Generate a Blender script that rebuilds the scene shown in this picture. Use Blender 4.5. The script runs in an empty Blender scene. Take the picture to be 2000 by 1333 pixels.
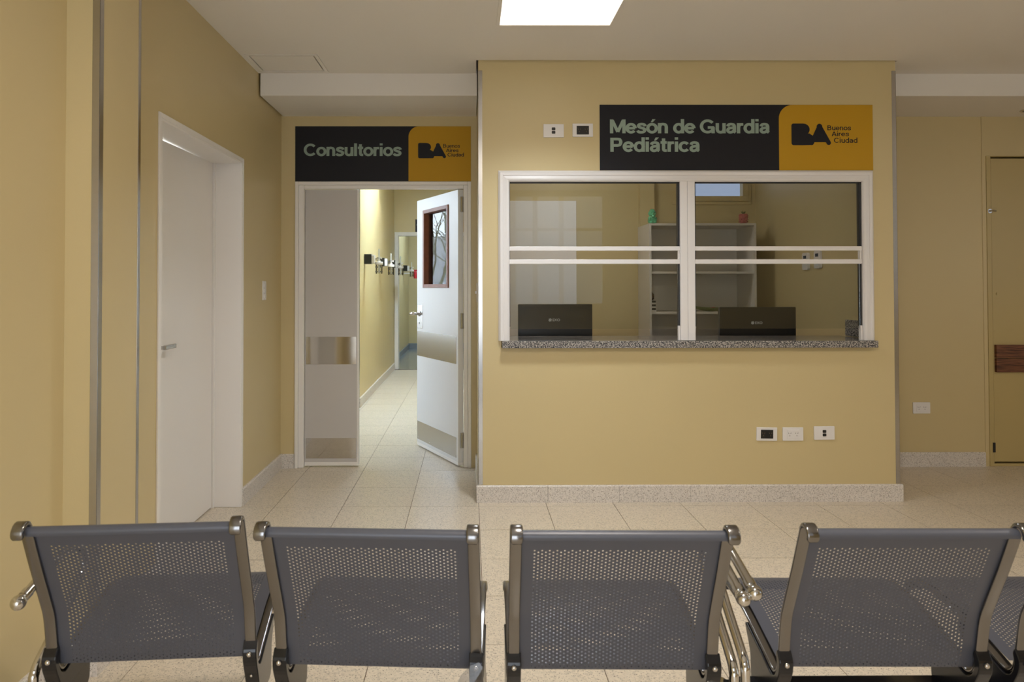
import bpy, bmesh, math, random
from mathutils import Vector, Matrix
random.seed(7)
SC = bpy.context.scene
COL = SC.collection

# ------------------------------------------------------------------ camera
F_PX, CX, CY = 1378.75, 926.5, 536.8
YAW, PITCH, ROLL = 0.0067, 0.0168, 0.0012
fw = Vector((math.sin(YAW)*math.cos(PITCH), math.cos(YAW)*math.cos(PITCH), math.sin(PITCH)))
rt = Vector((math.cos(YAW), -math.sin(YAW), 0)); up = rt.cross(fw)
r2 = rt*math.cos(ROLL)-up*math.sin(ROLL); u2 = up*math.cos(ROLL)+rt*math.sin(ROLL)
cd = bpy.data.cameras.new('camera'); cam = bpy.data.objects.new('camera', cd); COL.objects.link(cam)
M = Matrix.Identity(4)
for i in range(3):
    M[i][0], M[i][1], M[i][2] = r2[i], u2[i], -fw[i]
M[2][3] = 1.2926
cam.matrix_world = M
cd.sensor_width = 36; cd.lens = 36*F_PX/2000
cd.shift_x = (1000-CX)/2000; cd.shift_y = -(666.5-CY)/2000
cd.clip_start = .05
cd.dof.use_dof = True; cd.dof.focus_distance = 4.4; cd.dof.aperture_fstop = 6.3
SC.camera = cam

# ------------------------------------------------------------------ world, lamps, exposure
SC.view_settings.view_transform = 'Standard'; SC.view_settings.look = 'None'
SC.view_settings.gamma = 1; SC.view_settings.use_curve_mapping = False
SC.view_settings.exposure = 0.0
PANEL_E = 2.2            # glow of the ceiling panel diffusers
REAR_E = 2.2
FRONT_W, REAR_W, BEAM, BEAM_R = 13.5, 31.0, 2.1, 3.0   # light of the panels, low-glare optics (beam in radians)
FILL_DOOR_E = 5.5             # added glowing door behind the camera, for low cool light
FILL_SIDE_E = 1.0             # added glowing side window, for more daylight
SPOT_W = 42            # corridor downlight
WIN_E = .75            # frosted panes of the hall window
SKY_E = 17.0
W = bpy.data.worlds.new('sky'); SC.world = W; W.use_nodes = True
nt = W.node_tree; bg = nt.nodes['Background']
tc = nt.nodes.new('ShaderNodeTexCoord'); sp = nt.nodes.new('ShaderNodeSeparateXYZ'); rp = nt.nodes.new('ShaderNodeValToRGB')
nt.links.new(tc.outputs['Generated'], sp.inputs[0]); nt.links.new(sp.outputs['Z'], rp.inputs[0]); nt.links.new(rp.outputs[0], bg.inputs[0])
rp.color_ramp.elements[0].color = (.80, .88, 1, 1); rp.color_ramp.elements[1].color = (.55, .72, 1, 1)
bg.inputs[1].default_value = SKY_E
WARM = (1, .90, .77)
def lamp(name, kind, loc, energy, col, size=None, rot=(0, 0, 0), **k):
    l = bpy.data.lights.new(name, kind); l.energy = energy; l.color = col
    for a, b in k.items(): setattr(l, a, b)
    o = bpy.data.objects.new(name, l); COL.objects.link(o); o.location = loc; o.rotation_euler = rot
    return o
def portal(name, loc, rot, sx, sy):
    o = lamp(name, 'AREA', loc, 1, (1, 1, 1), rot=rot); o.data.shape = 'RECTANGLE'; o.data.size = sx; o.data.size_y = sy
    o.data.cycles.is_portal = True
portal('corridor_daylight', (-2.43, 6.5, 1.6), (0, -math.pi/2, 0), 1.9, 1.9)

# ------------------------------------------------------------------ dimensions
D1, D2, XL, XN, XP = 4.249, 5.056, -1.349, -1.362, -1.25
XB, XR, H, HS, DS = .0536, 2.586, 2.659, 2.516, 4.504
PY0, PY1 = 2.383, 2.678
XE, YB = 6.2, -1.5

# ------------------------------------------------------------------ materials
def mat(name, col, rough=.5, metal=0, spec=.5, noise=None, bump=None, coat=0, emit=None):
    m = bpy.data.materials.new(name); m.use_nodes = True; nt = m.node_tree; b = nt.nodes['Principled BSDF']
    b.inputs['Base Color'].default_value = (*col, 1); b.inputs['Roughness'].default_value = rough
    b.inputs['Metallic'].default_value = metal; b.inputs['Specular IOR Level'].default_value = spec
    b.inputs['Coat Weight'].default_value = coat
    if emit: b.inputs['Emission Color'].default_value = (*emit[0], 1); b.inputs['Emission Strength'].default_value = emit[1]
    if noise or bump:
        g = nt.nodes.new('ShaderNodeTexCoord')
    if noise:
        sc, amt = noise
        n = nt.nodes.new('ShaderNodeTexNoise'); n.inputs['Scale'].default_value = sc; n.inputs['Detail'].default_value = 4
        nt.links.new(g.outputs['Object'], n.inputs['Vector'])
        mx = nt.nodes.new('ShaderNodeMix'); mx.data_type = 'RGBA'
        mx.inputs[6].default_value = (*[c*(1-amt) for c in col], 1); mx.inputs[7].default_value = (*[min(1, c*(1+amt)) for c in col], 1)
        nt.links.new(n.outputs['Fac'], mx.inputs[0]); nt.links.new(mx.outputs[2], b.inputs['Base Color'])
    if bump:
        sc, st = bump
        n = nt.nodes.new('ShaderNodeTexNoise'); n.inputs['Scale'].default_value = sc; n.inputs['Detail'].default_value = 3
        nt.links.new(g.outputs['Object'], n.inputs['Vector'])
        bp = nt.nodes.new('ShaderNodeBump'); bp.inputs['Strength'].default_value = st; bp.inputs['Distance'].default_value = .002
        nt.links.new(n.outputs['Fac'], bp.inputs['Height']); nt.links.new(bp.outputs[0], b.inputs['Normal'])
    return m
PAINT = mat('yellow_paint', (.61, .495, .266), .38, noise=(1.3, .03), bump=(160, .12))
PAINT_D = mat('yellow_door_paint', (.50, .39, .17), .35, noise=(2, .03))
CEIL = mat('ceiling_plaster', (.80, .755, .69), .85, noise=(.8, .02), bump=(60, .05))
WHITE = mat('white_lacquer', (.84, .805, .77), .32, noise=(3, .015))
WHITE_AL = mat('white_aluminium', (.78, .75, .735), .28)
LEAF = mat('pale_grey_laminate', (.56, .53, .51), .35, noise=(2, .02))
BLACK = mat('black_gasket', (.015, .016, .02), .5)
BLACKP = mat('black_plastic', (.012, .012, .012), .28)
BLACKM = mat('black_enamel', (.010, .010, .012), .22, spec=.35, coat=.15)
STEEL = mat('brushed_steel', (.52, .505, .49), .24, 1, noise=(40, .05))
MIRROR = mat('polished_steel', (.62, .60, .57), .07, 1)
CHROME = mat('chrome', (.56, .545, .52), .06, 1)
CHROMES = mat('chrome_strip', (.22, .215, .215), .2, 1)
GREYM = mat('grey_powder_coat', (.080, .085, .108), .38, .15, spec=.45)
SIGN_D = mat('sign_dark_vinyl', (.009, .009, .013), .55, spec=.3)
SIGN_Y = mat('sign_amber_vinyl', (.52, .285, .010), .6, spec=.3)
SIGN_T = mat('sign_sage_lettering', (.27, .35, .29), .5)
PLATE = mat('outlet_white_plastic', (.78, .75, .73), .25)
WOODR = mat('reddish_wood', (.23, .075, .035), .4, noise=(18, .35))
TEETH = mat('flow_dark', (.03, .04, .06), .4)
MELAM = mat('white_melamine', (.62, .58, .52), .45)
LOGOW = mat('printed_silver', (.62, .65, .68), .4)
GREEN = mat('green_ceramic', (.10, .42, .22), .2, coat=.4)
PINK = mat('pink_ceramic', (.40, .10, .09), .3)
SPROUT = mat('sprout_green', (.10, .14, .04), .6)
BROWN = mat('brown_ceramic', (.07, .035, .02), .4)
RED = mat('red_plastic', (.55, .02, .03), .3)
BARK = mat('bark', (.30, .27, .17), .9)
FACADE = mat('far_facade', (.55, .52, .48), .8)
CONC = mat('outside_render', (.45, .44, .42), .9)
GROUT = mat('grout', (.17, .12, .08), .8)
FILM = None

def wood_mat():
    m = mat('dark_wood', (.20, .075, .03), .45); nt = m.node_tree; b = nt.nodes['Principled BSDF']
    g = nt.nodes.new('ShaderNodeTexCoord'); mp = nt.nodes.new('ShaderNodeMapping'); mp.inputs['Scale'].default_value = (2, 2, 30)
    n = nt.nodes.new('ShaderNodeTexNoise'); n.inputs['Scale'].default_value = 4; n.inputs['Detail'].default_value = 6
    r = nt.nodes.new('ShaderNodeValToRGB'); r.color_ramp.elements[0].position = .35; r.color_ramp.elements[1].position = .7
    r.color_ramp.elements[0].color = (.06, .018, .008, 1); r.color_ramp.elements[1].color = (.26, .10, .04, 1)
    nt.links.new(g.outputs['Object'], mp.inputs[0]); nt.links.new(mp.outputs[0], n.inputs['Vector']); nt.links.new(n.outputs['Fac'], r.inputs[0]); nt.links.new(r.outputs[0], b.inputs['Base Color'])
    return m
WOOD = wood_mat()

def terrazzo(name, base, dark, scale, th, rough, vary=.0, mottled=.04):
    m = bpy.data.materials.new(name); m.use_nodes = True; nt = m.node_tree; b = nt.nodes['Principled BSDF']
    g = nt.nodes.new('ShaderNodeNewGeometry')
    def mix(f, a, c):
        x = nt.nodes.new('ShaderNodeMix'); x.data_type = 'RGBA'
        for s, v in ((0, f), (6, a), (7, c)):
            if isinstance(v, bpy.types.NodeSocket): nt.links.new(v, x.inputs[s])
            elif isinstance(v, tuple): x.inputs[s].default_value = (*v, 1)
            else: x.inputs[s].default_value = v
        return x.outputs[2]
    def ramp(fac, a, c):
        r = nt.nodes.new('ShaderNodeValToRGB'); r.color_ramp.elements[0].position = a; r.color_ramp.elements[1].position = c
        nt.links.new(fac, r.inputs[0]); return r.outputs[0]
    def noise(s, d=2):
        n = nt.nodes.new('ShaderNodeTexNoise'); n.inputs['Scale'].default_value = s; n.inputs['Detail'].default_value = d
        nt.links.new(g.outputs['Position'], n.inputs['Vector']); return n.outputs['Fac']
    c = mix(noise(3), tuple(v*(1-mottled) for v in base), tuple(min(1, v*(1+mottled)) for v in base))
    # pale chips
    v = nt.nodes.new('ShaderNodeTexVoronoi'); v.inputs['Scale'].default_value = scale*.8; nt.links.new(g.outputs['Position'], v.inputs['Vector'])
    s = nt.nodes.new('ShaderNodeSeparateColor'); nt.links.new(v.outputs['Color'], s.inputs[0])
    c = mix(ramp(s.outputs[0], .55, .6), c, tuple(min(1, x*1.07) for x in base))
    c = mix(ramp(s.outputs[1], .8, .84), c, tuple(x*.86 for x in base))
    # dark specks
    sp = ramp(noise(scale*1.15, 1), th, th+.035)
    c = mix(sp, c, dark)
    if vary:
        o = nt.nodes.new('ShaderNodeObjectInfo'); h = nt.nodes.new('ShaderNodeHueSaturation')
        mm = nt.nodes.new('ShaderNodeMath'); mm.operation = 'MULTIPLY_ADD'; mm.inputs[1].default_value = vary; mm.inputs[2].default_value = 1-vary/2
        nt.links.new(o.outputs['Random'], mm.inputs[0]); nt.links.new(mm.outputs[0], h.inputs['Value']); nt.links.new(c, h.inputs['Color']); c = h.outputs[0]
    nt.links.new(c, b.inputs['Base Color']); b.inputs['Roughness'].default_value = rough
    return m
TILE = terrazzo('cream_terrazzo', (.66, .575, .46), (.09, .06, .04), 150, .645, .30, .05)
SKIRT = terrazzo('white_terrazzo', (.68, .63, .58), (.28, .23, .19), 190, .62, .35, .04)
GREYT = terrazzo('grey_terrazzo', (.24, .25, .25), (.12, .12, .12), 120, .6, .18, .05)
GREYS = mat('grey_skirting', (.22, .24, .26), .4)
def granite():
    m = bpy.data.materials.new('grey_granite'); m.use_nodes = True; nt = m.node_tree; b = nt.nodes['Principled BSDF']
    g = nt.nodes.new('ShaderNodeNewGeometry'); n = nt.nodes.new('ShaderNodeTexNoise'); n.inputs['Scale'].default_value = 150; n.inputs['Detail'].default_value = 3
    nt.links.new(g.outputs['Position'], n.inputs['Vector'])
    r = nt.nodes.new('ShaderNodeValToRGB'); e = r.color_ramp.elements
    e[0].position = .38; e[0].color = (.035, .035, .04, 1); e[1].position = .62; e[1].color = (.50, .46, .42, 1)
    x = e.new(.5); x.color = (.20, .19, .185, 1)
    nt.links.new(n.outputs['Fac'], r.inputs[0]); nt.links.new(r.outputs[0], b.inputs['Base Color']); b.inputs['Roughness'].default_value = .14
    return m
GRANITE = granite()
def glass(name, tint, ior=1.45, extra=0.0, rough=0):
    m = bpy.data.materials.new(name); m.use_nodes = True; nt = m.node_tree; nt.nodes.clear()
    o = nt.nodes.new('ShaderNodeOutputMaterial'); mx = nt.nodes.new('ShaderNodeMixShader'); t = nt.nodes.new('ShaderNodeBsdfTransparent')
    gl = nt.nodes.new('ShaderNodeBsdfGlossy'); gl.inputs['Roughness'].default_value = rough; f = nt.nodes.new('ShaderNodeFresnel'); f.inputs[0].default_value = ior
    t.inputs[0].default_value = (*tint, 1)
    a = nt.nodes.new('ShaderNodeMath'); a.inputs[1].default_value = extra; nt.links.new(f.outputs[0], a.inputs[0])
    nt.links.new(a.outputs[0], mx.inputs[0]); nt.links.new(t.outputs[0], mx.inputs[1]); nt.links.new(gl.outputs[0], mx.inputs[2]); nt.links.new(mx.outputs[0], o.inputs[0])
    return m
GLASS = glass('window_glass', (.90, .92, .92), 1.5, .0)
ACRYL = glass('clear_plastic', (.93, .93, .93), 1.45, .03, .05)
FILMM = glass('clear_film', (.80, .80, .82), 1.45, .05, .35)
def emis(name, col, e):
    m = bpy.data.materials.new(name); m.use_nodes = True; nt = m.node_tree; nt.nodes.clear()
    o = nt.nodes.new('ShaderNodeOutputMaterial'); x = nt.nodes.new('ShaderNodeEmission'); x.inputs[0].default_value = (*col, 1); x.inputs[1].default_value = e
    nt.links.new(x.outputs[0], o.inputs[0]); return m
LED = emis('led_diffuser', WARM, PANEL_E)
LED2 = emis('led_diffuser_rear', (1, .92, .82), REAR_E)
FILL_SIDEP = emis('added_side_glow', (.84, .92, 1), FILL_SIDE_E)
FILL_DOORP = emis('added_door_glow', (.86, .93, 1), FILL_DOOR_E)
FROST = emis('frosted_daylight_pane', (.90, .94, 1), WIN_E)

# ------------------------------------------------------------------ helpers
def link(o, parent=None, kind=None, label=None, cat=None, group=None):
    if o.name not in COL.objects: COL.objects.link(o)
    if parent: o.parent = parent
    for k, v in (('kind', kind), ('label', label), ('category', cat), ('group', group)):
        if v: o[k] = v
    return o
def origin(parent):
    v = Vector((0, 0, 0))
    while parent: v += parent.location; parent = parent.parent
    return v
def empty(name, loc, label=None, cat=None, group=None, kind=None, rz=0, parent=None):
    o = bpy.data.objects.new(name, None); o.empty_display_size = .1
    link(o, parent, kind, label, cat, group); o.location = loc; o.rotation_euler.z = rz
    return o
class MB:
    def __init__(s): s.v = []; s.f = []; s.m = []; s.cur = 0
    def add(s, v, f):
        n = len(s.v); s.v += [tuple(p) for p in v]; s.f += [tuple(i+n for i in q) for q in f]; s.m += [s.cur]*len(f); return s
    def box(s, x0, x1, y0, y1, z0, z1):
        x0, x1 = sorted((x0, x1)); y0, y1 = sorted((y0, y1)); z0, z1 = sorted((z0, z1))
        return s.add([(x0, y0, z0), (x1, y0, z0), (x1, y1, z0), (x0, y1, z0), (x0, y0, z1), (x1, y0, z1), (x1, y1, z1), (x0, y1, z1)],
                     [(0, 3, 2, 1), (4, 5, 6, 7), (0, 1, 5, 4), (1, 2, 6, 5), (2, 3, 7, 6), (3, 0, 4, 7)])
    def prism(s, poly, a, b, axis='y'):
        def P(u, w, t): return (t, u, w) if axis == 'x' else ((u, t, w) if axis == 'y' else (u, w, t))
        n = len(poly)
        v = [P(u, w, a) for u, w in poly]+[P(u, w, b) for u, w in poly]
        f = [tuple(range(n)), tuple(range(2*n-1, n-1, -1))]+[((i+1) % n, i, i+n, (i+1) % n+n) for i in range(n)]
        return s.add(v, f)
    def tube(s, path, r, n=12, cap=True):
        path = [Vector(p) for p in path]; k = len(path); rs = r if isinstance(r, (list, tuple)) else [r]*k
        rings = []; prev = None
        for i, p in enumerate(path):
            t = ((path[min(i+1, k-1)]-path[max(i-1, 0)])).normalized()
            if prev is None: a = t.orthogonal().normalized()
            else: a = (prev-t*prev.dot(t)).normalized()
            prev = a; b = t.cross(a)
            rings.append([p+(a*math.cos(2*math.pi*j/n)+b*math.sin(2*math.pi*j/n))*rs[i] for j in range(n)])
        v = [q for g in rings for q in g]; f = []
        for i in range(k-1):
            for j in range(n): f.append((i*n+j, i*n+(j+1) % n, (i+1)*n+(j+1) % n, (i+1)*n+j))
        if cap: f += [tuple(range(n-1, -1, -1)), tuple(range((k-1)*n, k*n))]
        return s.add(v, f)
    def lathe(s, prof, c, n=20, axis='z'):
        v = []; f = []
        for r, h in prof:
            for j in range(n):
                a = 2*math.pi*j/n; p = (r*math.cos(a), r*math.sin(a), h)
                if axis == 'y': p = (p[0], p[2], p[1])
                if axis == 'x': p = (p[2], p[0], p[1])
                v.append((p[0]+c[0], p[1]+c[1], p[2]+c[2]))
        k = len(prof)
        for i in range(k-1):
            for j in range(n): f.append((i*n+j, i*n+(j+1) % n, (i+1)*n+(j+1) % n, (i+1)*n+j))
        f += [tuple(range(n-1, -1, -1)), tuple(range((k-1)*n, k*n))]
        return s.add(v, f)
    def ball(s, c, r, n=16, sq=(1, 1, 1)):
        pr = [(max(1e-4, r*math.sin(math.pi*i/(n//2))), -r*math.cos(math.pi*i/(n//2))) for i in range(n//2+1)]
        k = len(s.v); s.lathe(pr, (0, 0, 0), n)
        for i in range(k, len(s.v)):
            p = s.v[i]; s.v[i] = (p[0]*sq[0]+c[0], p[1]*sq[1]+c[1], p[2]*sq[2]+c[2])
        return s
    def mesh(s, name, mats, off=(0, 0, 0), smooth=False):
        me = bpy.data.meshes.new(name); off = Vector(off)
        me.from_pydata([tuple(Vector(p)-off) for p in s.v], [], s.f)
        for m in (mats if isinstance(mats, (list, tuple)) else [mats]): me.materials.append(m)
        if any(s.m): me.polygons.foreach_set('material_index', s.m)
        bm = bmesh.new(); bm.from_mesh(me); bmesh.ops.recalc_face_normals(bm, faces=bm.faces); bm.to_mesh(me); bm.free()
        if smooth: me.shade_smooth()
        me.update(); return me
    def build(s, name, mats, parent=None, smooth=False, bevel=0, local=False, seg=2, **k):
        me = s.mesh(name, mats, (0, 0, 0) if local else origin(parent), smooth)
        o = bpy.data.objects.new(name, me); link(o, parent, **k)
        if bevel:
            b = o.modifiers.new('bevel', 'BEVEL'); b.width = bevel; b.segments = seg; b.limit_method = 'ANGLE'; b.angle_limit = .6
            b.harden_normals = False
        if smooth: auto(o)
        return o
def auto(o, ang=.7):
    me = o.data
    bm = bmesh.new(); bm.from_mesh(me)
    for e in bm.edges:
        if len(e.link_faces) == 2 and e.calc_face_angle(0) > ang: e.smooth = False
    bm.to_mesh(me); bm.free()
def box(*a): return MB().box(*a)
def rrect(x0, x1, y0, y1, r, n=6, corners=(1, 1, 1, 1)):
    out = []
    for (cx, cy, a0, on, kx, ky) in ((x1-r, y1-r, 0, corners[0], x1, y1), (x0+r, y1-r, 90, corners[1], x0, y1), (x0+r, y0+r, 180, corners[2], x0, y0), (x1-r, y0+r, 270, corners[3], x1, y0)):
        if on: out += [(cx+r*math.cos(math.radians(a0+90*i/n)), cy+r*math.sin(math.radians(a0+90*i/n))) for i in range(n+1)]
        else: out.append((kx, ky))
    return out
def catmull(pts, per=6):
    P = [Vector(p) for p in pts]; P = [P[0]*2-P[1]]+P+[P[-1]*2-P[-2]]; out = []
    for i in range(1, len(P)-2):
        a, b, c, d = P[i-1:i+3]
        for j in range(per):
            t = j/per
            out.append(.5*((2*b)+(c-a)*t+(2*a-5*b+4*c-d)*t*t+(3*b-a-3*c+d)*t**3))
    out.append(P[-2]); return out
def text_obj(body, x0, x1, z0, z1, y, m, parent, name='lettering', bold=.02, track=1.0, dx=None):
    """lettering standing in the x-z plane facing -y (or along direction dx), fitted to a rectangle"""
    c = bpy.data.curves.new('t', 'FONT'); c.body = body; c.size = 1; c.offset = bold; c.space_character = track; c.resolution_u = 4
    o = bpy.data.objects.new('t', c); COL.objects.link(o); bpy.context.view_layer.update()
    me = bpy.data.meshes.new_from_object(o.evaluated_get(bpy.context.evaluated_depsgraph_get()))
    bpy.data.objects.remove(o); bpy.data.curves.remove(c)
    xs = [v.co.x for v in me.vertices]; ys = [v.co.y for v in me.vertices]; a, b = min(xs), max(xs); e, f = min(ys), max(ys)
    off = origin(parent)
    for v in me.vertices:
        X = x0+(v.co.x-a)/(b-a)*(x1-x0); Z = z0+(v.co.y-e)/(f-e)*(z1-z0)
        v.co = Vector((X, y, Z))-off
    me.materials.clear(); me.materials.append(m); me.name = name
    o = bpy.data.objects.new(name, me); link(o, parent); return o

# ------------------------------------------------------------------ structure: floor
def struct(name, mb, m, parent=None, **k): return mb.build(name, m, parent, kind=None if parent else 'structure', **k)
fl = MB()
fl.box(-1.7, XE+.2, YB-.2, 5.2, -.12, -.003).box(-3.2, .3, 5.2, 11.2, -.12, -.003).box(.15, XR, 5.2, 6.3, -.12, -.003)
floor = struct('floor', fl, GROUT)
tile_me = MB().box(-.1985, .1985, -.1985, .1985, -.012, 0).mesh('floor_tile', TILE)
def tile_at(cx, cy):
    o = bpy.data.objects.new('floor_tile', tile_me); link(o, floor); o.location = (cx, cy, 0); o.rotation_euler.z = random.randrange(4)*math.pi/2
TX, TY = .0524, 4.1674
ncount = 0; rest = MB()
def in_box(cx, cy): return XB+.2 < cx < XR-.2 and cy > D1+.2
for j in range(-15, 18):
    for i in range(-8, 16):
        cx, cy = TX+(i+.5)*.4, TY+(j+.5)*.4
        if cy < D2+.15:
            if cx < -1.6 or cx > XE or in_box(cx, cy) or cy < YB: continue
            vis = 1.9 < cy and abs(cx) < .78*cy+.3
        else:
            if cx > .25 or cx < -2.5 or cy > 11.0 or (cx < -1.45 and cy > 7.7): continue
            vis = cx > -1.3 and cy < 9.3
        if vis: tile_at(cx, cy); ncount += 1
        else: rest.box(cx-.1985, cx+.1985, cy-.1985, cy+.1985, -.012, 0)
ro = rest.build('floor_tiling', TILE, floor); ro['kind'] = 'stuff'
# grey floor of the room at the end of the corridor
gf = MB().box(-1.5, 1.3, 11.06, 15.1, -.12, -.002)
gfo = struct('floor_grey', gf, GROUT)
for i in range(4):
    for j in range(9):
        MB().box(-1.3+i*.45, -1.3+i*.45+.447, 11.06+j*.45, 11.06+j*.45+.447, -.01, 0).build('floor_tile', GREYT, gfo)

# ------------------------------------------------------------------ structure: walls
wl = MB()
wl.box(-1.65, XN, YB-.2, 2.5, 0, 2.75)                     # near part
wl.box(-1.65, XL, 2.5, 3.077, 0, 2.75).box(-1.65, XL, 4.18, 5.056, 0, 2.75).box(-1.65, XL, 3.077, 4.18, 2.032, 2.75)
wall_left = struct('wall_left', wl, PAINT)
struct('wall_pilaster', MB().box(XN-.05, XP, PY0, PY1, 0, 2.75), PAINT)
wb = MB()
wb.box(-2.42, -1.248, D2, D2+.12, 0, 2.75).box(-1.248, .0107, D2, D2+.12, 2.046, 2.75).box(.0107, XB+.02, D2, D2+.12, 0, 2.75)
wall_back = struct('wall_back', wb, PAINT)
wb = MB(); wb.box(XR-.02, 3.725, D2, D2+.12, 0, 2.75).box(3.725, 4.72, D2, D2+.12, 2.231, 2.75).box(4.72, XE+.1, D2, D2+.12, 0, 2.75)
wb.box(3.6985-.004, 3.72, D2-.004, D2, 0, HS)
struct('wall_back_right', wb, PAINT)
WX0, WX1, WZ0, WZ1 = .19, 2.42, .965, 1.975
wf = MB()
wf.box(XB, WX0, D1, D1+.1, 0, 2.75).box(WX1, XR, D1, D1+.1, 0, 2.75).box(WX0, WX1, D1, D1+.1, WZ1, 2.75).box(WX0, WX1, D1, D1+.1, 0, .925)
struct('wall_front', wf, PAINT)
struct('wall_booth_left', MB().box(XB, .15, D1+.1, 6.3, 0, 2.75), PAINT)
struct('wall_booth_right', MB().box(2.5, XR, D1+.1, 6.3, 0, 2.75), PAINT)
wr = MB(); bw0, bw1, bz0, bz1 = 1.80, 2.43, 2.035, 2.56
wr.box(.15, bw0, 6.15, 6.27, 0, 2.75).box(bw1, 2.5, 6.15, 6.27, 0, 2.75).box(bw0, bw1, 6.15, 6.27, 0, bz0).box(bw0, bw1, 6.15, 6.27, bz1, 2.75)
wr.box(1.476, 1.60, 6.09, 6.15, 0, 2.62)
struct('wall_booth_back', wr, PAINT)
# corridor
struct('wall_corridor_right', MB().box(XB, .2, 6.3, 11.05, 0, 3.05), PAINT)
struct('wall_corridor_left', MB().box(-2.42, -1.18, 7.56, 7.7, 0, 3.05).box(-1.32, -1.18, 7.7, 11.05, 0, 3.05), PAINT)
EX0, EX1, EZ = -1.128, -.06, 2.10
struct('wall_corridor_end', MB().box(-1.35, EX0, 11.05, 11.2, 0, 3.05).box(EX0, EX1, 11.05, 11.2, EZ, 3.05).box(EX1, .3, 11.05, 11.2, 0, 3.05), PAINT)
struct('wall_far_room_left', MB().box(-1.4, -1.28, 11.2, 15.0, 0, 3.05), PAINT)
struct('wall_far_room_back', MB().box(-1.4, 1.3, 14.85, 15.0, 0, 3.05), PAINT)
struct('wall_far_room_right', MB().box(1.2, 1.35, 11.2, 15.0, 0, 3.05).box(.2, 1.35, 11.05, 11.2, 0, 3.05), PAINT)
cw = MB(); cy0, cy1, cz0, cz1 = 5.7, 7.5, .75, 2.5
cw.box(-2.5, -2.38, 5.1, cy0, 0, 2.75).box(-2.5, -2.38, cy1, 7.7, 0, 2.75).box(-2.5, -2.38, cy0, cy1, 0, cz0).box(-2.5, -2.38, cy0, cy1, cz1, 2.75)
struct('wall_passage_left', cw, PAINT)
# behind the camera and right end
hw = MB(); hx0, hx1, hz0, hz1 = .62, 1.92, 1.0, 2.62
gx0r, gx1r, gzr = -1.2, .3, 2.1      # opening for the added glowing door in the rear wall
hw.box(-1.65, gx0r, YB-.12, YB, 0, 2.75).box(gx0r, gx1r, YB-.12, YB, gzr, 2.75).box(gx1r, hx0, YB-.12, YB, 0, 2.75).box(hx1, XE+.1, YB-.12, YB, 0, 2.75).box(hx0, hx1, YB-.12, YB, 0, hz0).box(hx0, hx1, YB-.12, YB, hz1, 2.75)
struct('wall_rear', hw, PAINT)
RY0, RY1, RZ0, RZ1 = -1.0, 2.9, .95, 2.5
struct('wall_right', MB().box(XE, XE+.1, YB, RY0, 0, 2.75).box(XE, XE+.1, RY1, 5.1, 0, 2.75).box(XE, XE+.1, RY0, RY1, 0, RZ0).box(XE, XE+.1, RY0, RY1, RZ1, 2.75), PAINT)
struct('light_block_yellow_door', MB().box(3.5, 5.0, D2+.12, D2+.2, 0, 2.75), PAINT)  # added unseen slab that stops sky light leaking round the yellow door

# ------------------------------------------------------------------ ceilings
PXA, PXB, PYA, PYB = .140, .750, 3.05, 3.672
G = .012
ce = MB()
pan = [(PXA, PXB, PYA, PYB), (PXA, PXB, .65, 1.26), (2.9, 3.51, .65, 1.26)]  # third panel is added out of view to brighten the right back wall
# ceiling built as strips around the lamp recesses
xs = sorted({XN+G, PXA, PXB, 2.9, 3.51, XE}); ys = sorted({YB, .65, 1.26, PYA, PYB, D1-G, 4.13, 4.478, DS})
hx = (-1.328, -.895, 4.13, 4.478)
xs = sorted(set(xs) | {hx[0], hx[1], XB-G, XR+G})
for i in range(len(xs)-1):
    for j in range(len(ys)-1):
        a, b, c, d = xs[i], xs[i+1], ys[j], ys[j+1]; mx, my = (a+b)/2, (c+d)/2
        if any(p[0] < mx < p[1] and p[2] < my < p[3] for p in pan): continue
        if hx[0] < mx < hx[1] and hx[2] < my < hx[3]: continue
        if XB-G < mx < XR+G and my > D1-G: continue
        ce.box(a, b, c, d, H, H+.02)
ceiling = struct('ceiling', ce, CEIL)
struct('ceiling_slab', MB().box(-1.7, XE+.2, YB-.2, 5.3, 2.75, 2.85).box(-3.3, 2.7, 5.3, 7.8, 2.62, 3.1).box(-1.5, 1.4, 7.8, 15.1, 2.95, 3.1), CEIL)
struct('ceiling_soffit_left', MB().box(XL+G, XB-.006, DS, D2, HS, 2.75), CEIL)
struct('ceiling_soffit_right', MB().box(XR+.006, XE, DS, D2, HS, 2.75), CEIL)
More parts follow.
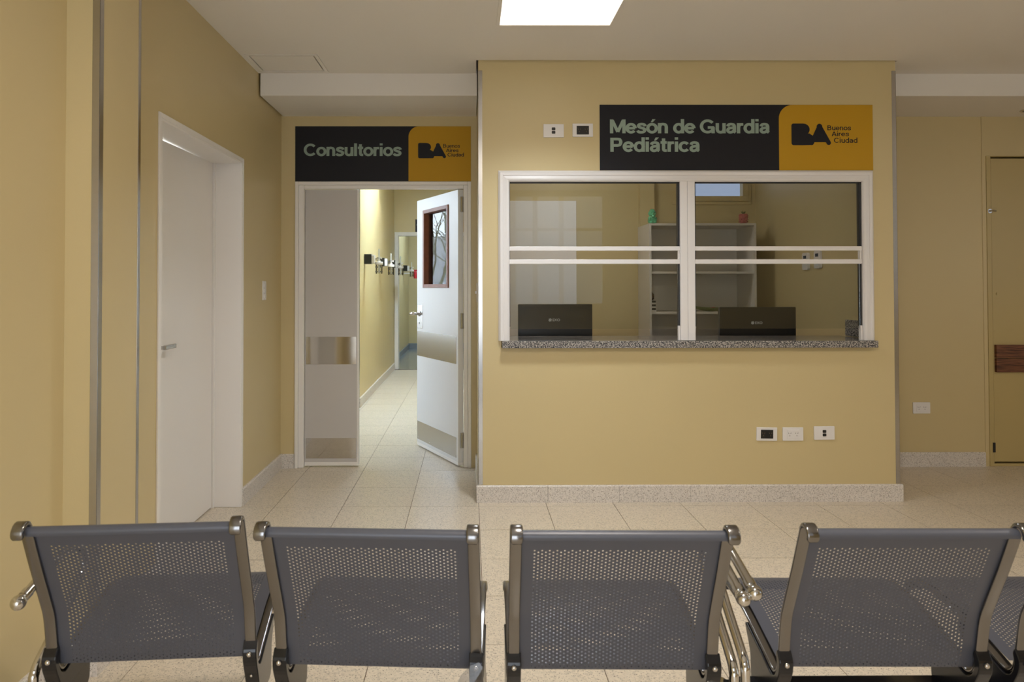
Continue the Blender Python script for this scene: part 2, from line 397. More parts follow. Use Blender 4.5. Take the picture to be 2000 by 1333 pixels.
# hatch
ha = empty('ceiling_hatch', (-1.11, 4.3, H), 'square white access hatch in the ceiling beside the left wall', 'hatch')
m = MB(); a, b, c, d = hx
m.box(a+.002, b-.002, c+.002, c+.022, H-.003, H+.02).box(a+.002, b-.002, d-.022, d-.002, H-.003, H+.02).box(a+.002, a+.022, c+.022, d-.022, H-.001, H+.02).box(b-.022, b-.002, c+.022, d-.022, H-.001, H+.02)
m.build('hatch_frame', CEIL, ha)
MB().box(a+.030, b-.030, c+.034, d-.034, H-.001, H+.012).build('hatch_cover', CEIL, ha)
for i, (a, b, c, d) in enumerate(pan):
    lb = ['white framed square ceiling light panel above the service window', 'square ceiling light panel over the waiting seats, nearest the window behind them',
          'added square ceiling light panel out of view, brightening the right back wall'][i]
    t = empty('ceiling_light', ((a+b)/2, (c+d)/2, H), lb, 'ceiling light', 'square light panels in the hall ceiling')
    f = MB(); w = .018
    f.box(a, b, c, c+w, H-.006, H+.02).box(a, b, d-w, d, H-.006, H+.02).box(a, a+w, c+w, d-w, H-.006, H+.02).box(b-w, b, c+w, d-w, H-.006, H+.02)
    f.build('frame', CEIL, t, bevel=.001)
    MB().box(a+w, b-w, c+w, d-w, H-.002, H+.01).build('diffuser', LED if i == 0 else LED2, t)
    lamp('panel_light', 'AREA', ((a+b)/2, (c+d)/2, H-.008), FRONT_W if i == 0 else REAR_W, (.85, .93, 1) if i == 0 else (1, .90, .77), shape='SQUARE', size=.56, spread=BEAM if i == 0 else BEAM_R)
dl = empty('recessed_downlight', (3.9, 4.86, HS), 'small dark recessed downlight in the soffit above the yellow door', 'downlight')
MB().lathe([(.062, -.004), (.062, 0), (.05, 0), (.045, -.004)], (3.9, 4.86, HS), 24).build('ring', STEEL, dl)
MB().lathe([(.046, -.0045), (.046, -.003)], (3.9, 4.86, HS), 24).build('lens', BLACKP, dl)

# ------------------------------------------------------------------ baseboards
def skirting(name, runs, m=SKIRT, h=.102, t=.014):
    """runs: list of (x0,y0,x1,y1,nx,ny): wall line and the direction the board stands proud"""
    root = empty(name, (runs[0][0], runs[0][1], 0), kind='structure')
    for x0, y0, x1, y1, nx, ny in runs:
        L = math.hypot(x1-x0, y1-y0); n = max(1, round(L/.4)); dx, dy = (x1-x0)/L, (y1-y0)/L
        for i in range(n):
            a, b = L*i/n+.0006, L*(i+1)/n-.0006
            pr = [(0, 0), (t, 0), (t, h-.006), (t-.005, h), (0, h)]
            v = []
            for s_ in (a, b):
                for o_, z in pr: v.append((x0+dx*s_+nx*o_, y0+dy*s_+ny*o_, z))
            q = MB().add(v, [(0, 1, 2, 3, 4), (9, 8, 7, 6, 5)]+[((k+1) % 5, k, k+5, (k+1) % 5+5) for k in range(5)])
            q.build('skirting_tile', m, root)
    return root
skirting('baseboard_front', [(XB-.014, D1, XR+.014, D1, 0, -1)])
skirting('baseboard_booth_left', [(XB, D1-.002, XB, D2, -1, 0)])
skirting('baseboard_booth_right', [(XR, D1-.002, XR, D2, 1, 0)])
skirting('baseboard_left', [(XL, 4.19, XL, D2, 1, 0), (XL, PY1, XL, 3.06, 1, 0)])
skirting('baseboard_pilaster', [(XN, PY0, XP, PY0, 0, -1), (XP, PY0-.014, XP, PY1+.002, 1, 0)])
skirting('baseboard_left_near', [(XN, YB, XN, PY0, 1, 0)])
skirting('baseboard_back_left', [(XL, D2, -1.25, D2, 0, -1)])
skirting('baseboard_back_right', [(XR, D2, 3.69, D2, 0, -1)])
skirting('baseboard_corridor_left', [(-1.18, 7.55, -1.18, 11.05, 1, 0), (-2.38, 7.56, -1.166, 7.56, 0, -1)])
skirting('baseboard_corridor_end', [(-1.18, 11.05, -1.135, 11.05, 0, -1)])
skirting('baseboard_far_room', [(-1.28, 11.3, -1.28, 14.85, 1, 0), (-1.28, 14.85, 1.2, 14.85, 0, -1)], GREYS)

# ------------------------------------------------------------------ corner trims (stainless)
def ltrim(name, x, y, sx, sy, z0, z1, w=.024, t=.0018):
    """corner at (x,y); one leg along sx in x on the face y, other along sy in y on face x"""
    m = MB(); m.box(x-sx*t, x+sx*w, y-sy*t, y, z0, z1); m.box(x-sx*t, x, y-sy*t, y+sy*w, z0, z1)
    return struct(name, m, STEEL, bevel=.0006)
ltrim('trim_1', XB, D1, 1, 1, .104, 2.60)
ltrim('trim_2', XR, D1, -1, 1, .104, 2.60)
ltrim('trim_3', XP, PY0, -1, 1, .104, 2.66)
ltrim('trim_4', XP, PY1, -1, -1, .104, 2.66, .018)
ltrim('trim_5', -1.18, 7.56, -1, 1, .104, 2.60, .03)

# ------------------------------------------------------------------ door_1 (left wall, recessed)
d1 = empty('door_1', (-1.45, 3.63, 0), kind='structure')
a0, a1, zt = 3.077, 4.18, 2.032
m = MB()
m.box(-1.62, XL+.006, a0-.0, a0+.012, 0, zt).box(-1.62, XL+.006, a1-.012, a1, 0, zt).box(-1.62, XL+.006, a0+.012, a1-.012, zt-.012, zt)
m.box(XL, XL+.008, a0-.022, a0, 0, zt+.022).box(XL, XL+.008, a1, a1+.022, 0, zt+.022).box(XL, XL+.008, a0, a1, zt, zt+.022)
m.build('door_frame', WHITE, d1, bevel=.0015)
m = MB(); m.box(-1.53, -1.497, a1-.030, a1-.012, 0, zt-.012)
m.build('door_stop', WHITE, d1, bevel=.001)
m = MB().box(-1.56, -1.532, a1-.06, a1-.012, 0, zt-.012).box(-1.56, -1.532, a0+.012, a0+.05, 0, zt-.012).box(-1.56, -1.532, a0+.05, a1-.06, 0, .03)  # added dark backing that keeps sky light out of the leaf gaps
m.build('dark_backing', BLACK, d1)
# leaf with a slightly dropped top
zf, zn = 2.0195, 2.010
y0_, y1_ = a0+.016, a1-.034
lv = [(-1.530, y0_, .006), (-1.509, y0_, .006), (-1.509, y1_, .006), (-1.530, y1_, .006), (-1.530, y0_, zn), (-1.509, y0_, zn), (-1.509, y1_, zf), (-1.530, y1_, zf)]
MB().add(lv, [(0, 3, 2, 1), (4, 5, 6, 7), (0, 1, 5, 4), (1, 2, 6, 5), (2, 3, 7, 6), (3, 0, 4, 7)]).build('door_leaf', WHITE, d1)
hn = MB(); hy, hz = 3.40, 1.0
hn.tube([(-1.509, hy, hz), (-1.46, hy, hz)], .009, 12)
hn.build('door_handle', STEEL, d1, smooth=True)
MB().box(-1.467, -1.452, hy-.012, hy+.115, hz-.010, hz+.012).build('door_lever', STEEL, d1, bevel=.004)
MB().lathe([(.024, -1.509), (.024, -1.503), (.02, -1.501)], (0, hy, hz), 20, 'x').build('door_rose', STEEL, d1, smooth=True)

# ------------------------------------------------------------------ door_2 (double door in the back wall)
d2 = empty('door_2', (-.62, D2, 0), kind='structure')
ox0, ox1, oz = -1.248, .0107, 2.046
ix0, ix1, iz = -1.186, -.0208-.022, 1.995
m = MB(); ya, yb = D2-.012, D2+.05
w1 = .024
m.box(ox0, ox0+w1, ya, yb, 0, oz).box(ox1-w1, ox1, ya, yb, 0, oz).box(ox0+w1, ox1-w1, ya, yb, oz-w1, oz)
m.box(ox0+w1, ix0, ya+.014, yb, 0, oz-w1).box(ix1, ox1-w1, ya+.014, yb, 0, oz-w1).box(ix0, ix1, ya+.014, yb, iz, oz-w1)
m.box(ox0+.004, ix0-.012, yb, yb+.07, 0, oz-.004).box(ix1+.014, ox1-.004, yb, yb+.07, 0, oz-.004).box(ix0-.012, ix1+.014, yb, yb+.07, iz+.014, oz-.004)
m.build('door_frame', WHITE, d2, bevel=.004, seg=3)
lx0, lx1 = ix0+.002, -.7985
lf = MB().box(lx0, lx1, D2+.034, D2+.074, .012, iz-.003).build('door_leaf', LEAF, d2, bevel=.0015)
MB().box(lx1-.012, lx1+.002, D2+.031, D2+.036, .012, iz-.003).build('astragal', WHITE, lf, bevel=.001)
for z0, z1 in ((.734, .932), (.061, .206)):
    k = MB().box(lx0+.008, lx1-.018, D2+.0328, D2+.034, z0, z1).build('kick_plate', MIRROR, lf)
MB().box(lx0, lx1, D2+.030, D2+.036, .010, .034).build('bottom_rail', WHITE, lf, bevel=.001)
for (z) in (.2, 1.05, 1.88):
    pass
# open leaf, modelled flat along +x from the hinge, then turned
HX, HY, FX, FY = -.0455, 5.085, -.390, 5.775
Ld = math.hypot(FX-HX, FY-HY); ang = math.atan2(FY-HY, FX-HX)
op = bpy.data.objects.new('door_leaf_open', None)
t0, t1 = .209*Ld, .831*Ld; gz0, gz1 = 1.283, 1.900
# local: u along leaf from the hinge, v thickness (v>0 is the camera-left face), z up
T = .042
ml = MB()
ml.box(0, t0, 0, T, .03, 1.99).box(t1, Ld, 0, T, .03, 1.99).box(t0, t1, 0, T, .03, gz0).box(t0, t1, 0, T, gz1, 1.99)
ol = ml.build('door_leaf', mat('white_laminate', (.72, .71, .70), .3), d2, local=True)
ol.location = (HX+.0-origin(d2).x, HY-origin(d2).y, 0); ol.rotation_euler.z = ang
def onleaf(mb, name, m, parent=ol, **k): return mb.build(name, m, parent, local=True, **k)
w = .028
fr = MB(); fr.box(t0, t0+w, -.008, T+.008, gz0, gz1).box(t1-w, t1, -.008, T+.008, gz0, gz1).box(t0+w, t1-w, -.008, T+.008, gz0, gz0+w).box(t0+w, t1-w, -.008, T+.008, gz1-w, gz1)
vf = onleaf(fr, 'vision_frame', WOODR, bevel=.002)
onleaf(MB().box(t0+w, t1-w, .004, .010, gz0+w, gz1-w), 'glass_pane', GLASS)
for z0, z1 in ((.734, .932), (.061, .206)):
    k = onleaf(MB().box(.03, Ld-.004, T, T+.0012, z0, z1), 'kick_plate', STEEL)
    sc_ = MB()
    for i in range(4):
        for z in (z0+.01, z1-.01): sc_.lathe([(.004, T+.0012), (.003, T+.003)], (.04+i*(Ld-.06)/3, 0, z), 8, 'y')
    onleaf(sc_, 'screws', STEEL, k, kind='stuff')
onleaf(MB().box(0, Ld, -.001, T+.001, .012, .034), 'bottom_rail', WHITE)
hp = onleaf(MB().box(Ld-.115, Ld-.006, T, T+.002, .955, 1.145), 'handle_plate', STEEL, bevel=.0005)
lm = MB().tube([(Ld-.05, T, 1.075), (Ld-.05, T+.05, 1.075)], .010, 12).tube([(Ld-.05, T+.045, 1.075), (Ld-.045, T+.055, 1.075), (Ld-.02, T+.058, 1.075), (Ld+.02, T+.055, 1.072)], [.012, .014, .014, .012], 12)
onleaf(lm, 'lever', CHROME, hp, smooth=True)
onleaf(MB().lathe([(.022, T+.002), (.022, T+.008), (.016, T+.010)], (Ld-.05, 0, 1.075), 20, 'y'), 'rose', STEEL, hp, smooth=True)
onleaf(MB().box(Ld-.055, Ld-.045, T+.002, T+.0035, .990, 1.006), 'keyhole', BLACKP, hp)
for z in (.19, 1.045, 1.885):
    onleaf(MB().prism(rrect(-.012+.0, .0, z-.055, z+.055, .005), -.001, T*.6, 'y'), 'hinge', STEEL)
    onleaf(MB().tube([(-.004, -.006, z-.05), (-.004, -.006, z+.05)], .006, 10), 'hinge_barrel', STEEL, smooth=True)

# ------------------------------------------------------------------ door_3 (yellow door in the right back wall)
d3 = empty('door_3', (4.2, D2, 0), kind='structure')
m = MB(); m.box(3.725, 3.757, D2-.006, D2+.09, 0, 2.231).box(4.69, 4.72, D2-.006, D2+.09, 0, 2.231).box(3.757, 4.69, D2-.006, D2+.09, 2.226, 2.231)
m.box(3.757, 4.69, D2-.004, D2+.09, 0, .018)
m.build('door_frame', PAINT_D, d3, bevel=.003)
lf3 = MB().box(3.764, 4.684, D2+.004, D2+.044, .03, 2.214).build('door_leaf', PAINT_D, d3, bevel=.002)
bm3 = MB().box(3.772, 4.66, D2-.020, D2+.004, .777, .869).box(3.772, 4.66, D2-.020, D2+.004, .674, .772).build('bumper_board', WOOD, lf3, bevel=.002)
MB().tube([(3.742, D2-.008, 1.832), (3.752, D2-.02, 1.832), (3.768, D2-.012, 1.834), (3.79, D2-.008, 1.832)], .006, 8).lathe([(.016, D2-.007), (.016, D2-.003)], (3.748, 0, 1.832), 14, 'y').build('latch', STEEL, lf3, smooth=True)
MB().lathe([(.010, D2-.002), (.010, D2+.004)], (3.80, 0, 1.235), 14, 'y').build('peephole', PAINT_D, lf3, smooth=True)
MB().box(3.745, 3.762, D2-.012, D2-.006, .10, .17).build('floor_bolt', BLACKP, lf3, bevel=.002)

# ------------------------------------------------------------------ window_1 (service window)
w1 = empty('window_1', (1.3, D1, .965), kind='structure')
fx0, fx1, fz1, fz0 = .1729, 2.4391, 1.991, .967
gx0, gx1, gz1_ = .2407, 2.3653, 1.9227
# moulded frame profile: (inset from the outer edge, projection), mitred at the top corners
prof = [(0, 0), (0, .008), (.012, .020), (.028, .020), (.030, .016), (.050, .020), (.062, .016), (.068, .006), (.068, -.045), (.045, -.055), (.012, -.055), (.012, 0)]
def mitre_frame(x0, x1, z0, z1, y, prof, k):
    path = [(x0, z0, 1, 0), (x0, z1, 1, -1), (x1, z1, -1, -1), (x1, z0, -1, 0)]
    v = []; n = len(prof)
    for x, z, sx, sz in path:
        for o, pjt in prof: v.append((x+sx*o*k, y-pjt, z+sz*o*k))
    f = []
    for i in range(3):
        for j in range(n): f.append((i*n+j, i*n+(j+1) % n, (i+1)*n+(j+1) % n, (i+1)*n+j))
    f += [tuple(range(n)), tuple(range(4*n-1, 3*n-1, -1))]
    return MB().add(v, f)
mitre_frame(fx0, fx1, fz0, fz1, D1, prof, 1.0).build('frame', WHITE_AL, w1)
mm = MB(); mx0, mx1 = 1.2679, 1.3578
mm.box(mx0, mx0+.044, D1-.014, D1+.045, fz0, gz1_+.004).box(mx0+.045, mx1, D1-.012, D1+.045, fz0, gz1_+.004)
mm.build('mullion', WHITE_AL, w1, bevel=.002)
for (a, b) in ((gx0-.004, mx0), (mx1, gx1+.004)):
    for z0, z1 in ((1.5075, 1.5335), (1.4275, 1.4550)):
        r_ = MB().box(a, b, D1-.006, D1+.016, z0, z1).build('sash_rail', WHITE_AL, w1, bevel=.002)
    MB().box(a+.002, b-.002, D1+.004, D1+.008, 1.532, 1.926).build('glass_pane', GLASS, w1)
    MB().box(a+.010, b-.010, D1+.004, D1+.008, 1.036, 1.429).build('glass_pane', GLASS, w1)
    gk = MB()
    gk.box(b-.011, b-.001, D1-.001, D1+.03, 1.532, 1.926).box(a, b, D1-.001, D1+.03, 1.9175, 1.9245).box(b-.009, b-.001, D1+.002, D1+.03, 1.05, 1.43).box(a+.001, a+.007, D1-.001, D1+.03, 1.05, 1.926)
    gk.build('gasket', BLACK, w1)
    MB().box(b-.012, b-.001, D1-.006, D1+.014, .967, 1.055).build('pane_clip', WHITE_AL, w1, bevel=.001)
    MB().box(b-.010, b-.001, D1-.004, D1+.012, 1.4555, 1.507).build('jamb_spacer', WHITE_AL, w1, bevel=.001)

# granite counter
cn = empty('granite_counter', (1.3, D1, .925), 'speckled grey granite counter sill under the service window', 'counter')
MB().box(.1934, 2.4375, D1-.05, D1+.40, .925, .966).build('counter_slab', GRANITE, cn, bevel=.002)
MB().box(2.478, 2.4995, D1+.102, D1+.40, .966, 1.072).build('upstand', GRANITE, cn, bevel=.001)
dk = empty('work_desk', (1.3, 4.95, 0), 'white office desk behind the granite counter carrying the two monitors', 'desk')
MB().box(.16, 2.49, 4.652, 5.25, .80, .83).build('desk_top', MELAM, dk, bevel=.002)
for x in (.18, 1.3, 2.45): MB().box(x, x+.025, 4.66, 5.2, 0, .80).build('leg', MELAM, dk)

# ------------------------------------------------------------------ signs
def earc(cx, cy, rx, ry, a0, a1, n=26):
    return [(cx+rx*math.cos(math.radians(a0+(a1-a0)*i/n)), cy+ry*math.sin(math.radians(a0+(a1-a0)*i/n))) for i in range(n+1)]
def cc(*p): return [(q.x, q.y) for q in catmull([(a, b, 0) for a, b in p], 7)]
# grotesque letters as stroke centre lines: (advance, [strokes], [filled polygons])
GL = {
 'o': (.74, [earc(.37, .365, .27, .29, 0, 360)], []), 'O': (1.0, [earc(.5, .5, .39, .415, 0, 360)], []),
 'e': (.72, [earc(.36, .365, .26, .29, 0, 322), [(.11, .37), (.62, .37)]], []),
 'c': (.69, [earc(.36, .365, .265, .29, 38, 322)], []), 'C': (.95, [earc(.48, .5, .385, .415, 40, 320)], []),
 'G': (1.0, [earc(.49, .5, .39, .415, 38, 322)+[(.84, .36)], [(.50, .42), (.90, .42)], [(.84, .46), (.84, 0)]], []),
 's': (.66, [cc((.565, .51), (.53, .60), (.42, .655), (.28, .655), (.165, .60), (.155, .50), (.24, .425), (.40, .37), (.52, .30), (.53, .18), (.44, .095), (.30, .075), (.155, .10), (.085, .20))], []),
 'n': (.72, [[(.14, 0), (.14, .745)], cc((.14, .40), (.17, .55), (.27, .65), (.40, .655), (.52, .60), (.565, .46), (.565, .30))+[(.565, 0)]], []),
 'u': (.72, [[(.575, 0), (.575, .735)], cc((.575, .36), (.545, .20), (.45, .095), (.32, .08), (.20, .135), (.15, .27), (.15, .45))+[(.15, .735)]], []),
 'd': (.74, [[(.60, 0), (.60, 1.03)], earc(.355, .365, .25, .29, 0, 360)], []),
 'a': (.70, [cc((.125, .50), (.165, .60), (.27, .655), (.40, .655), (.51, .60), (.545, .48), (.545, .30), (.55, .12), (.62, .06)), cc((.545, .44), (.42, .405), (.24, .37), (.14, .29), (.13, .17), (.21, .085), (.34, .08), (.46, .14), (.535, .25))], []),
 'r': (.47, [[(.14, 0), (.14, .735)], cc((.14, .38), (.17, .53), (.26, .63), (.44, .645))], []),
 'i': (.30, [[(.15, 0), (.15, .735)], [(.15, .86), (.15, 1.03)]], []), 'l': (.30, [[(.15, 0), (.15, 1.03)]], []),
 't': (.45, [[(.22, .95), (.22, .40)]+cc((.22, .32), (.22, .20), (.26, .10), (.42, .085)), [(.03, .665), (.42, .665)]], []),
 'M': (1.06, [[(.14, 0), (.14, 1)], [(.92, 0), (.92, 1)], [(.185, .93), (.53, .10)], [(.875, .93), (.53, .10)]], []),
 'P': (.86, [[(.15, 0), (.15, 1)], [(.10, .905), (.45, .905)]+cc((.50, .905), (.64, .87), (.70, .69), (.64, .50), (.50, .455))+[(.10, .455)]], []),
 'B': (.86, [[(.15, 0), (.15, 1)], [(.10, .92), (.42, .92)]+cc((.48, .92), (.61, .86), (.62, .66), (.50, .56))+[(.10, .54)], [(.42, .53)]+cc((.52, .53), (.66, .44), (.67, .20), (.52, .09))+[(.10, .085)]], []),
 'A': (.86, [[(.10, 0), (.43, 1)], [(.76, 0), (.43, 1)], [(.22, .27), (.64, .27)]], []),
 ' ': (.32, [], []),
}
def lettering(body, x0, x1, z0, z1, y, m_, parent, hw=.106):
    pen = 0; polys = []
    for ci, ch in enumerate(body):
        acc = ch in 'óá'; base = {'ó': 'o', 'á': 'a'}.get(ch, ch)
        adv, strokes, _ = GL[base]
        for si, st in enumerate(strokes):
            pts = [Vector((a, b)) for a, b in st]; L = []; Rr = []
            q = [pts[0]]
            for p in pts[1:]:
                if (p-q[-1]).length > 1e-4: q.append(p)
            closed = (q[0]-q[-1]).length < 1e-3; n = len(q)
            for i, p in enumerate(q):
                if closed: d = (q[(i+1) if i < n-1 else 1]-q[(i-1) if i else n-2])
                else: d = q[min(i+1, n-1)]-q[max(i-1, 0)]
                d.normalize(); nn = Vector((-d.y, d.x))
                h = hw*(1-.10*abs(d.x))
                L.append(p+nn*h); Rr.append(p-nn*h)
            for i in range(n-1): polys.append([(pen+v.x, v.y) for v in (L[i], Rr[i], Rr[i+1], L[i+1])]+[si, ci])
        if acc: polys.append([(pen+.29, .80), (pen+.42, .80), (pen+.60, 1.02), (pen+.39, 1.02), 0, ci])
        pen += adv*.955
    xs_ = [p[0] for q in polys for p in q[:4]]; ys_ = [p[1] for q in polys for p in q[:4]]; a, b, e, f = min(xs_), max(xs_), min(ys_), max(ys_)
    mbs = {}
    for q in polys:
        mb = mbs.setdefault(q[5], MB())
        pts = [(x0+(u-a)/(b-a)*(x1-x0), y-.00025*q[4], z0+(v-e)/(f-e)*(z1-z0)) for u, v in q[:4]]
        mb.add(pts, [(0, 1, 2, 3)])
    for k in sorted(mbs): mbs[k].build('letter', m_, parent)
def logo(x0, z1, sc, y, parent):
    """dark city logo; x0,z1 = top left; sc = metres per logo unit (height 183)"""
    def P(u, v): return (x0+u*sc, z1-v*sc)
    m = MB()
    def poly(pts): m.add([(P(*p)[0], y-.00012*len(m.f), P(*p)[1]) for p in pts], [tuple(range(len(pts)))])
    poly(rrect(0, 112, 0, 183, 18))
    def ell(cx, cy, rx, ry, n=32): poly([(cx+rx*math.cos(2*math.pi*i/n), cy+ry*math.sin(2*math.pi*i/n)) for i in range(n)])
    ell(100, 50, 54, 49.5); ell(104, 133, 52, 50)
    def caps(a, b, r):
        dx, dy = b[0]-a[0], b[1]-a[1]; an = math.atan2(dy, dx); n = 10
        poly([(a[0]+r*math.cos(an+math.pi/2+math.pi*i/n), a[1]+r*math.sin(an+math.pi/2+math.pi*i/n)) for i in range(n+1)] +
             [(b[0]+r*math.cos(an-math.pi/2+math.pi*i/n), b[1]+r*math.sin(an-math.pi/2+math.pi*i/n)) for i in range(n+1)])
    caps((236, 24), (170, 165), 18); caps((236, 24), (313, 163), 19); caps((236, 26), (236, 60), 24)
    poly([(225, 20), (247, 20), (315, 158), (165, 158)]); poly([(100, 88), (150, 84), (190, 110), (170, 182), (100, 183)])
    return m.build('logo', SIGN_D, parent)
def sign(label, x0, x1, z0, z1, y, ysplit, rad, lines, lg, small, group=None, name='wall_sign'):
    t = empty(name, ((x0+x1)/2, y, z0), label, 'sign', group)
    MB().box(x0, x1, y-.003, y, z0, z1).build('board', SIGN_D, t)
    pl = rrect(ysplit, x1-.0005, z0+.0005, z1-.0005, rad, 10, (0, 1, 0, 0))
    ap = MB().prism(pl, y-.0036, y-.003, 'y').build('amber_field', SIGN_Y, t)
    for b, a0, a1, b0, b1 in lines: lettering(b, a0, a1, b0, b1, y-.0042, SIGN_T, t)
    if lg:
        logo(lg[0], lg[1], lg[2], y-.0042, ap)
        for b, a0, a1, b0, b1 in small: lettering(b, a0, a1, b0, b1, y-.0042, SIGN_D, ap, hw=.080)
    return t
k1 = 4.249/1378.75
def q1(px, py):      # metres on the plane of the booth front
    return (.7872+(px-1171)*.0031026, 2.3916-(py-205)*.0031087)
def L1(s, xa, xb, ya, yb):
    a = q1(1160+xa/5.263, 195+yb/5.263); b = q1(1160+xb/5.263, 195+ya/5.263); return (s, a[0], b[0], a[1], b[1])
def S1(s, xa, xb, ya, yb):
    a = q1(1300+xa/4.3, 190+yb/4.3); b = q1(1300+xb/4.3, 190+ya/4.3); return (s, a[0], b[0], a[1], b[1])
lo = q1(1300+1055/4.3, 190+222/4.3)
sign('long dark sign with amber end reading Mesón de Guardia Pediátrica', .7872, 2.444, 1.9935, 2.3916, D1, 1.8733, .083,
     [L1('Mesón de Guardia', 162, 1805, 200, 350), L1('Pediátrica', 165, 1085, 388, 540)], (lo[0], lo[1], .0031/4.3),
     [S1('Buenos', 1358, 1558, 238, 279), S1('Aires', 1393, 1541, 289, 329), S1('Ciudad', 1412, 1610, 340, 385)])
def q2(px, py): return (-1.2492+(px-577)*.0036732, 2.4442-(py-247)*.0036858)
def S2(s, xa, xb, ya, yb):
    a = q2(440+xa/3.842, 80+yb/3.842); b = q2(440+xb/3.842, 80+ya/3.842); return (s, a[0], b[0], a[1], b[1])
lo = q2(440+1447/3.842, 80+767/3.842)
sign('dark sign with amber end reading Consultorios above the double door', -1.2492, .0107, 2.0475, 2.4442, D2, -.4376, .075,
     [S2('Consultorios', 590, 1325, 770, 867)], (lo[0], lo[1], .00368/3.842*.63),
     [S2('Buenos', 1636, 1762, 775, 803), S2('Aires', 1657, 1751, 809, 836), S2('Ciudad', 1668, 1791, 840, 869)])
sign('small dark sign above the far doorway, its lettering cut off by the open leaf', -.85, .02, 2.148, 2.345, 11.05, -.25, .04,
     [('Consultorio 2'[:11], -.83, -.30, 2.235, 2.285)], None, [])

# ------------------------------------------------------------------ outlets and switches
def plate(name, label, x, y, z, kind, group, tilt=0, cat='outlet'):
    t = empty(name, (x, y, z), label, cat, group)
    t.rotation_euler.y = tilt
    MB().prism(rrect(-.0617, .0617, -.0402, .0402, .003), -.008, 0, 'y').build('cover_plate', PLATE, t, bevel=.0015, local=True)
    if kind == 'data':
        MB().box(-.020, .012, -.010, -.008, -.024, .024).build('insert', PLATE, t, bevel=.0008, local=True)
        for dz in (.0105, -.0105): MB().prism(rrect(-.012, .010, dz-.0085, dz+.0085, .004), -.0106, -.0095, 'y').build('port', BLACKP, t, local=True)
    else:
        c = BLACKP if kind == 'black' else PLATE
        ins = MB().box(-.037, .037, -.010, -.008, -.026, .026).build('insert', c, t, bevel=.001, local=True)
        for sx in (-.021, .021):
            for dx, dz, a in ((-.007, .006, .5), (.007, .006, -.5), (0, -.009, 0)):
                m = MB(); c_, s_ = math.cos(a), math.sin(a)
                pts = [(sx+dx+u*c_-v*s_, dz+u*s_+v*c_) for u, v in ((-.0013, -.0035), (.0013, -.0035), (.0013, .0035), (-.0013, .0035))]
                m.prism(pts, -.0104, -.0098, 'y').build('slot', BLACKP if kind != 'black' else GROUT, t, local=True)
    return t
g = 'outlet plates on the booth front'
plate('data_outlet', 'white plate with two stacked data ports left of the long sign', .508, D1, 2.233, 'data', g)
plate('power_outlet', 'white plate with black double socket touching the left side of the long sign', .684, D1, 2.236, 'black', g)
plate('power_outlet', 'white plate with black double socket low on the wall, first of three below the counter', 1.784, D1, .4038, 'black', g, .02)
plate('power_outlet', 'all white double socket in the middle of three plates below the counter', 1.9414, D1, .4034, 'white', g)
plate('data_outlet', 'white plate with two stacked data ports low under the counter', 2.13, D1, .4091, 'data', g, -.008)
plate('power_outlet', 'white double socket on the set back wall beside the yellow door', 3.236, D2, .4187, 'white', 'outlets on the back wall')
t = empty('light_switch', (XL, 4.6325, 1.267), 'narrow white triple light switch on the left wall by the corner', 'switch')
MB().box(XL, XL+.007, 4.60, 4.665, 1.205, 1.33).build('cover_plate', PLATE, t, bevel=.0015)
for z in (1.232, 1.267, 1.302): MB().box(XL+.007, XL+.012, 4.613, 4.652, z-.013, z+.013).build('rocker', PLATE, t, bevel=.001)
t = empty('light_switch', (XB, 4.72, 1.255), 'white light switch on the booth side beside the double door', 'switch')
MB().box(XB-.007, XB, 4.685, 4.755, 1.19, 1.315).build('cover_plate', PLATE, t, bevel=.0015)
MB().box(XB-.018, XB-.007, 4.705, 4.735, 1.245, 1.262).build('rocker', PLATE, t, bevel=.001)

# ------------------------------------------------------------------ booth interior
d4 = empty('door_4', (.5, 6.15, 0), kind='structure')
MB().box(.16, .925, 6.105, 6.15, 0, 2.035).build('door_leaf', WHITE, d4, bevel=.002)
wn = empty('window_2', (1.98, 6.15, 2.33), kind='structure')
fr = MB(); w = .045
fr.box(bw0, bw1, 6.13, 6.25, bz0, bz0+w).box(bw0, bw1, 6.13, 6.25, bz1-w, bz1).box(bw0, bw0+w, 6.13, 6.25, bz0+w, bz1-w).box(bw1-w, bw1, 6.13, 6.25, bz0+w, bz1-w)
fr.box(bw0-.03, bw1+.03, 6.142, 6.15, bz0-.03, bz0).box(bw1, bw1+.03, 6.142, 6.15, bz0, bz1)
fr.build('frame', PAINT, wn, bevel=.002)
MB().box(bw0+w, bw1-w, 6.20, 6.205, bz0+w, bz1-w).build('frosted_pane', emis('shaded_frosted_pane', (.62, .74, 1), .55), wn)
sh = empty('bookcase', (1.9, 5.9, 0), 'white open bookcase against the booth back wall', 'bookcase')
sx0, sx1, sy0, sy1, sz = 1.4547, 2.3245, 5.70, 6.085, 1.803; tk = .018
for x in (sx0, sx1-tk): MB().box(x, x+tk, sy0, sy1, 0, sz).build('side_panel', MELAM, sh, bevel=.0008)
MB().box(sx0+tk, sx1-tk, sy0, sy1, sz-tk, sz).build('top_panel', MELAM, sh, bevel=.0008)
MB().box(sx0+tk, sx1-tk, sy1-.006, sy1, .05, sz-tk).build('back_panel', MELAM, sh)
for z in (.04, .36, .72, 1.067, 1.394): MB().box(sx0+tk, sx1-tk, sy0+.01, sy1-.006, z, z+tk).build('shelf', MELAM, sh, bevel=.0008)
def blob(name, mat_, balls, loc, voxel, **k):
    m = MB()
    for c, r, sq in balls: m.ball(c, r, 20, sq)
    o = m.build(name, mat_, None, local=True, smooth=False, **k); o.location = loc
    r_ = o.modifiers.new('remesh', 'REMESH'); r_.mode = 'VOXEL'; r_.voxel_size = voxel; r_.use_smooth_shade = True
    s_ = o.modifiers.new('smooth', 'SMOOTH'); s_.iterations = 2
    return o
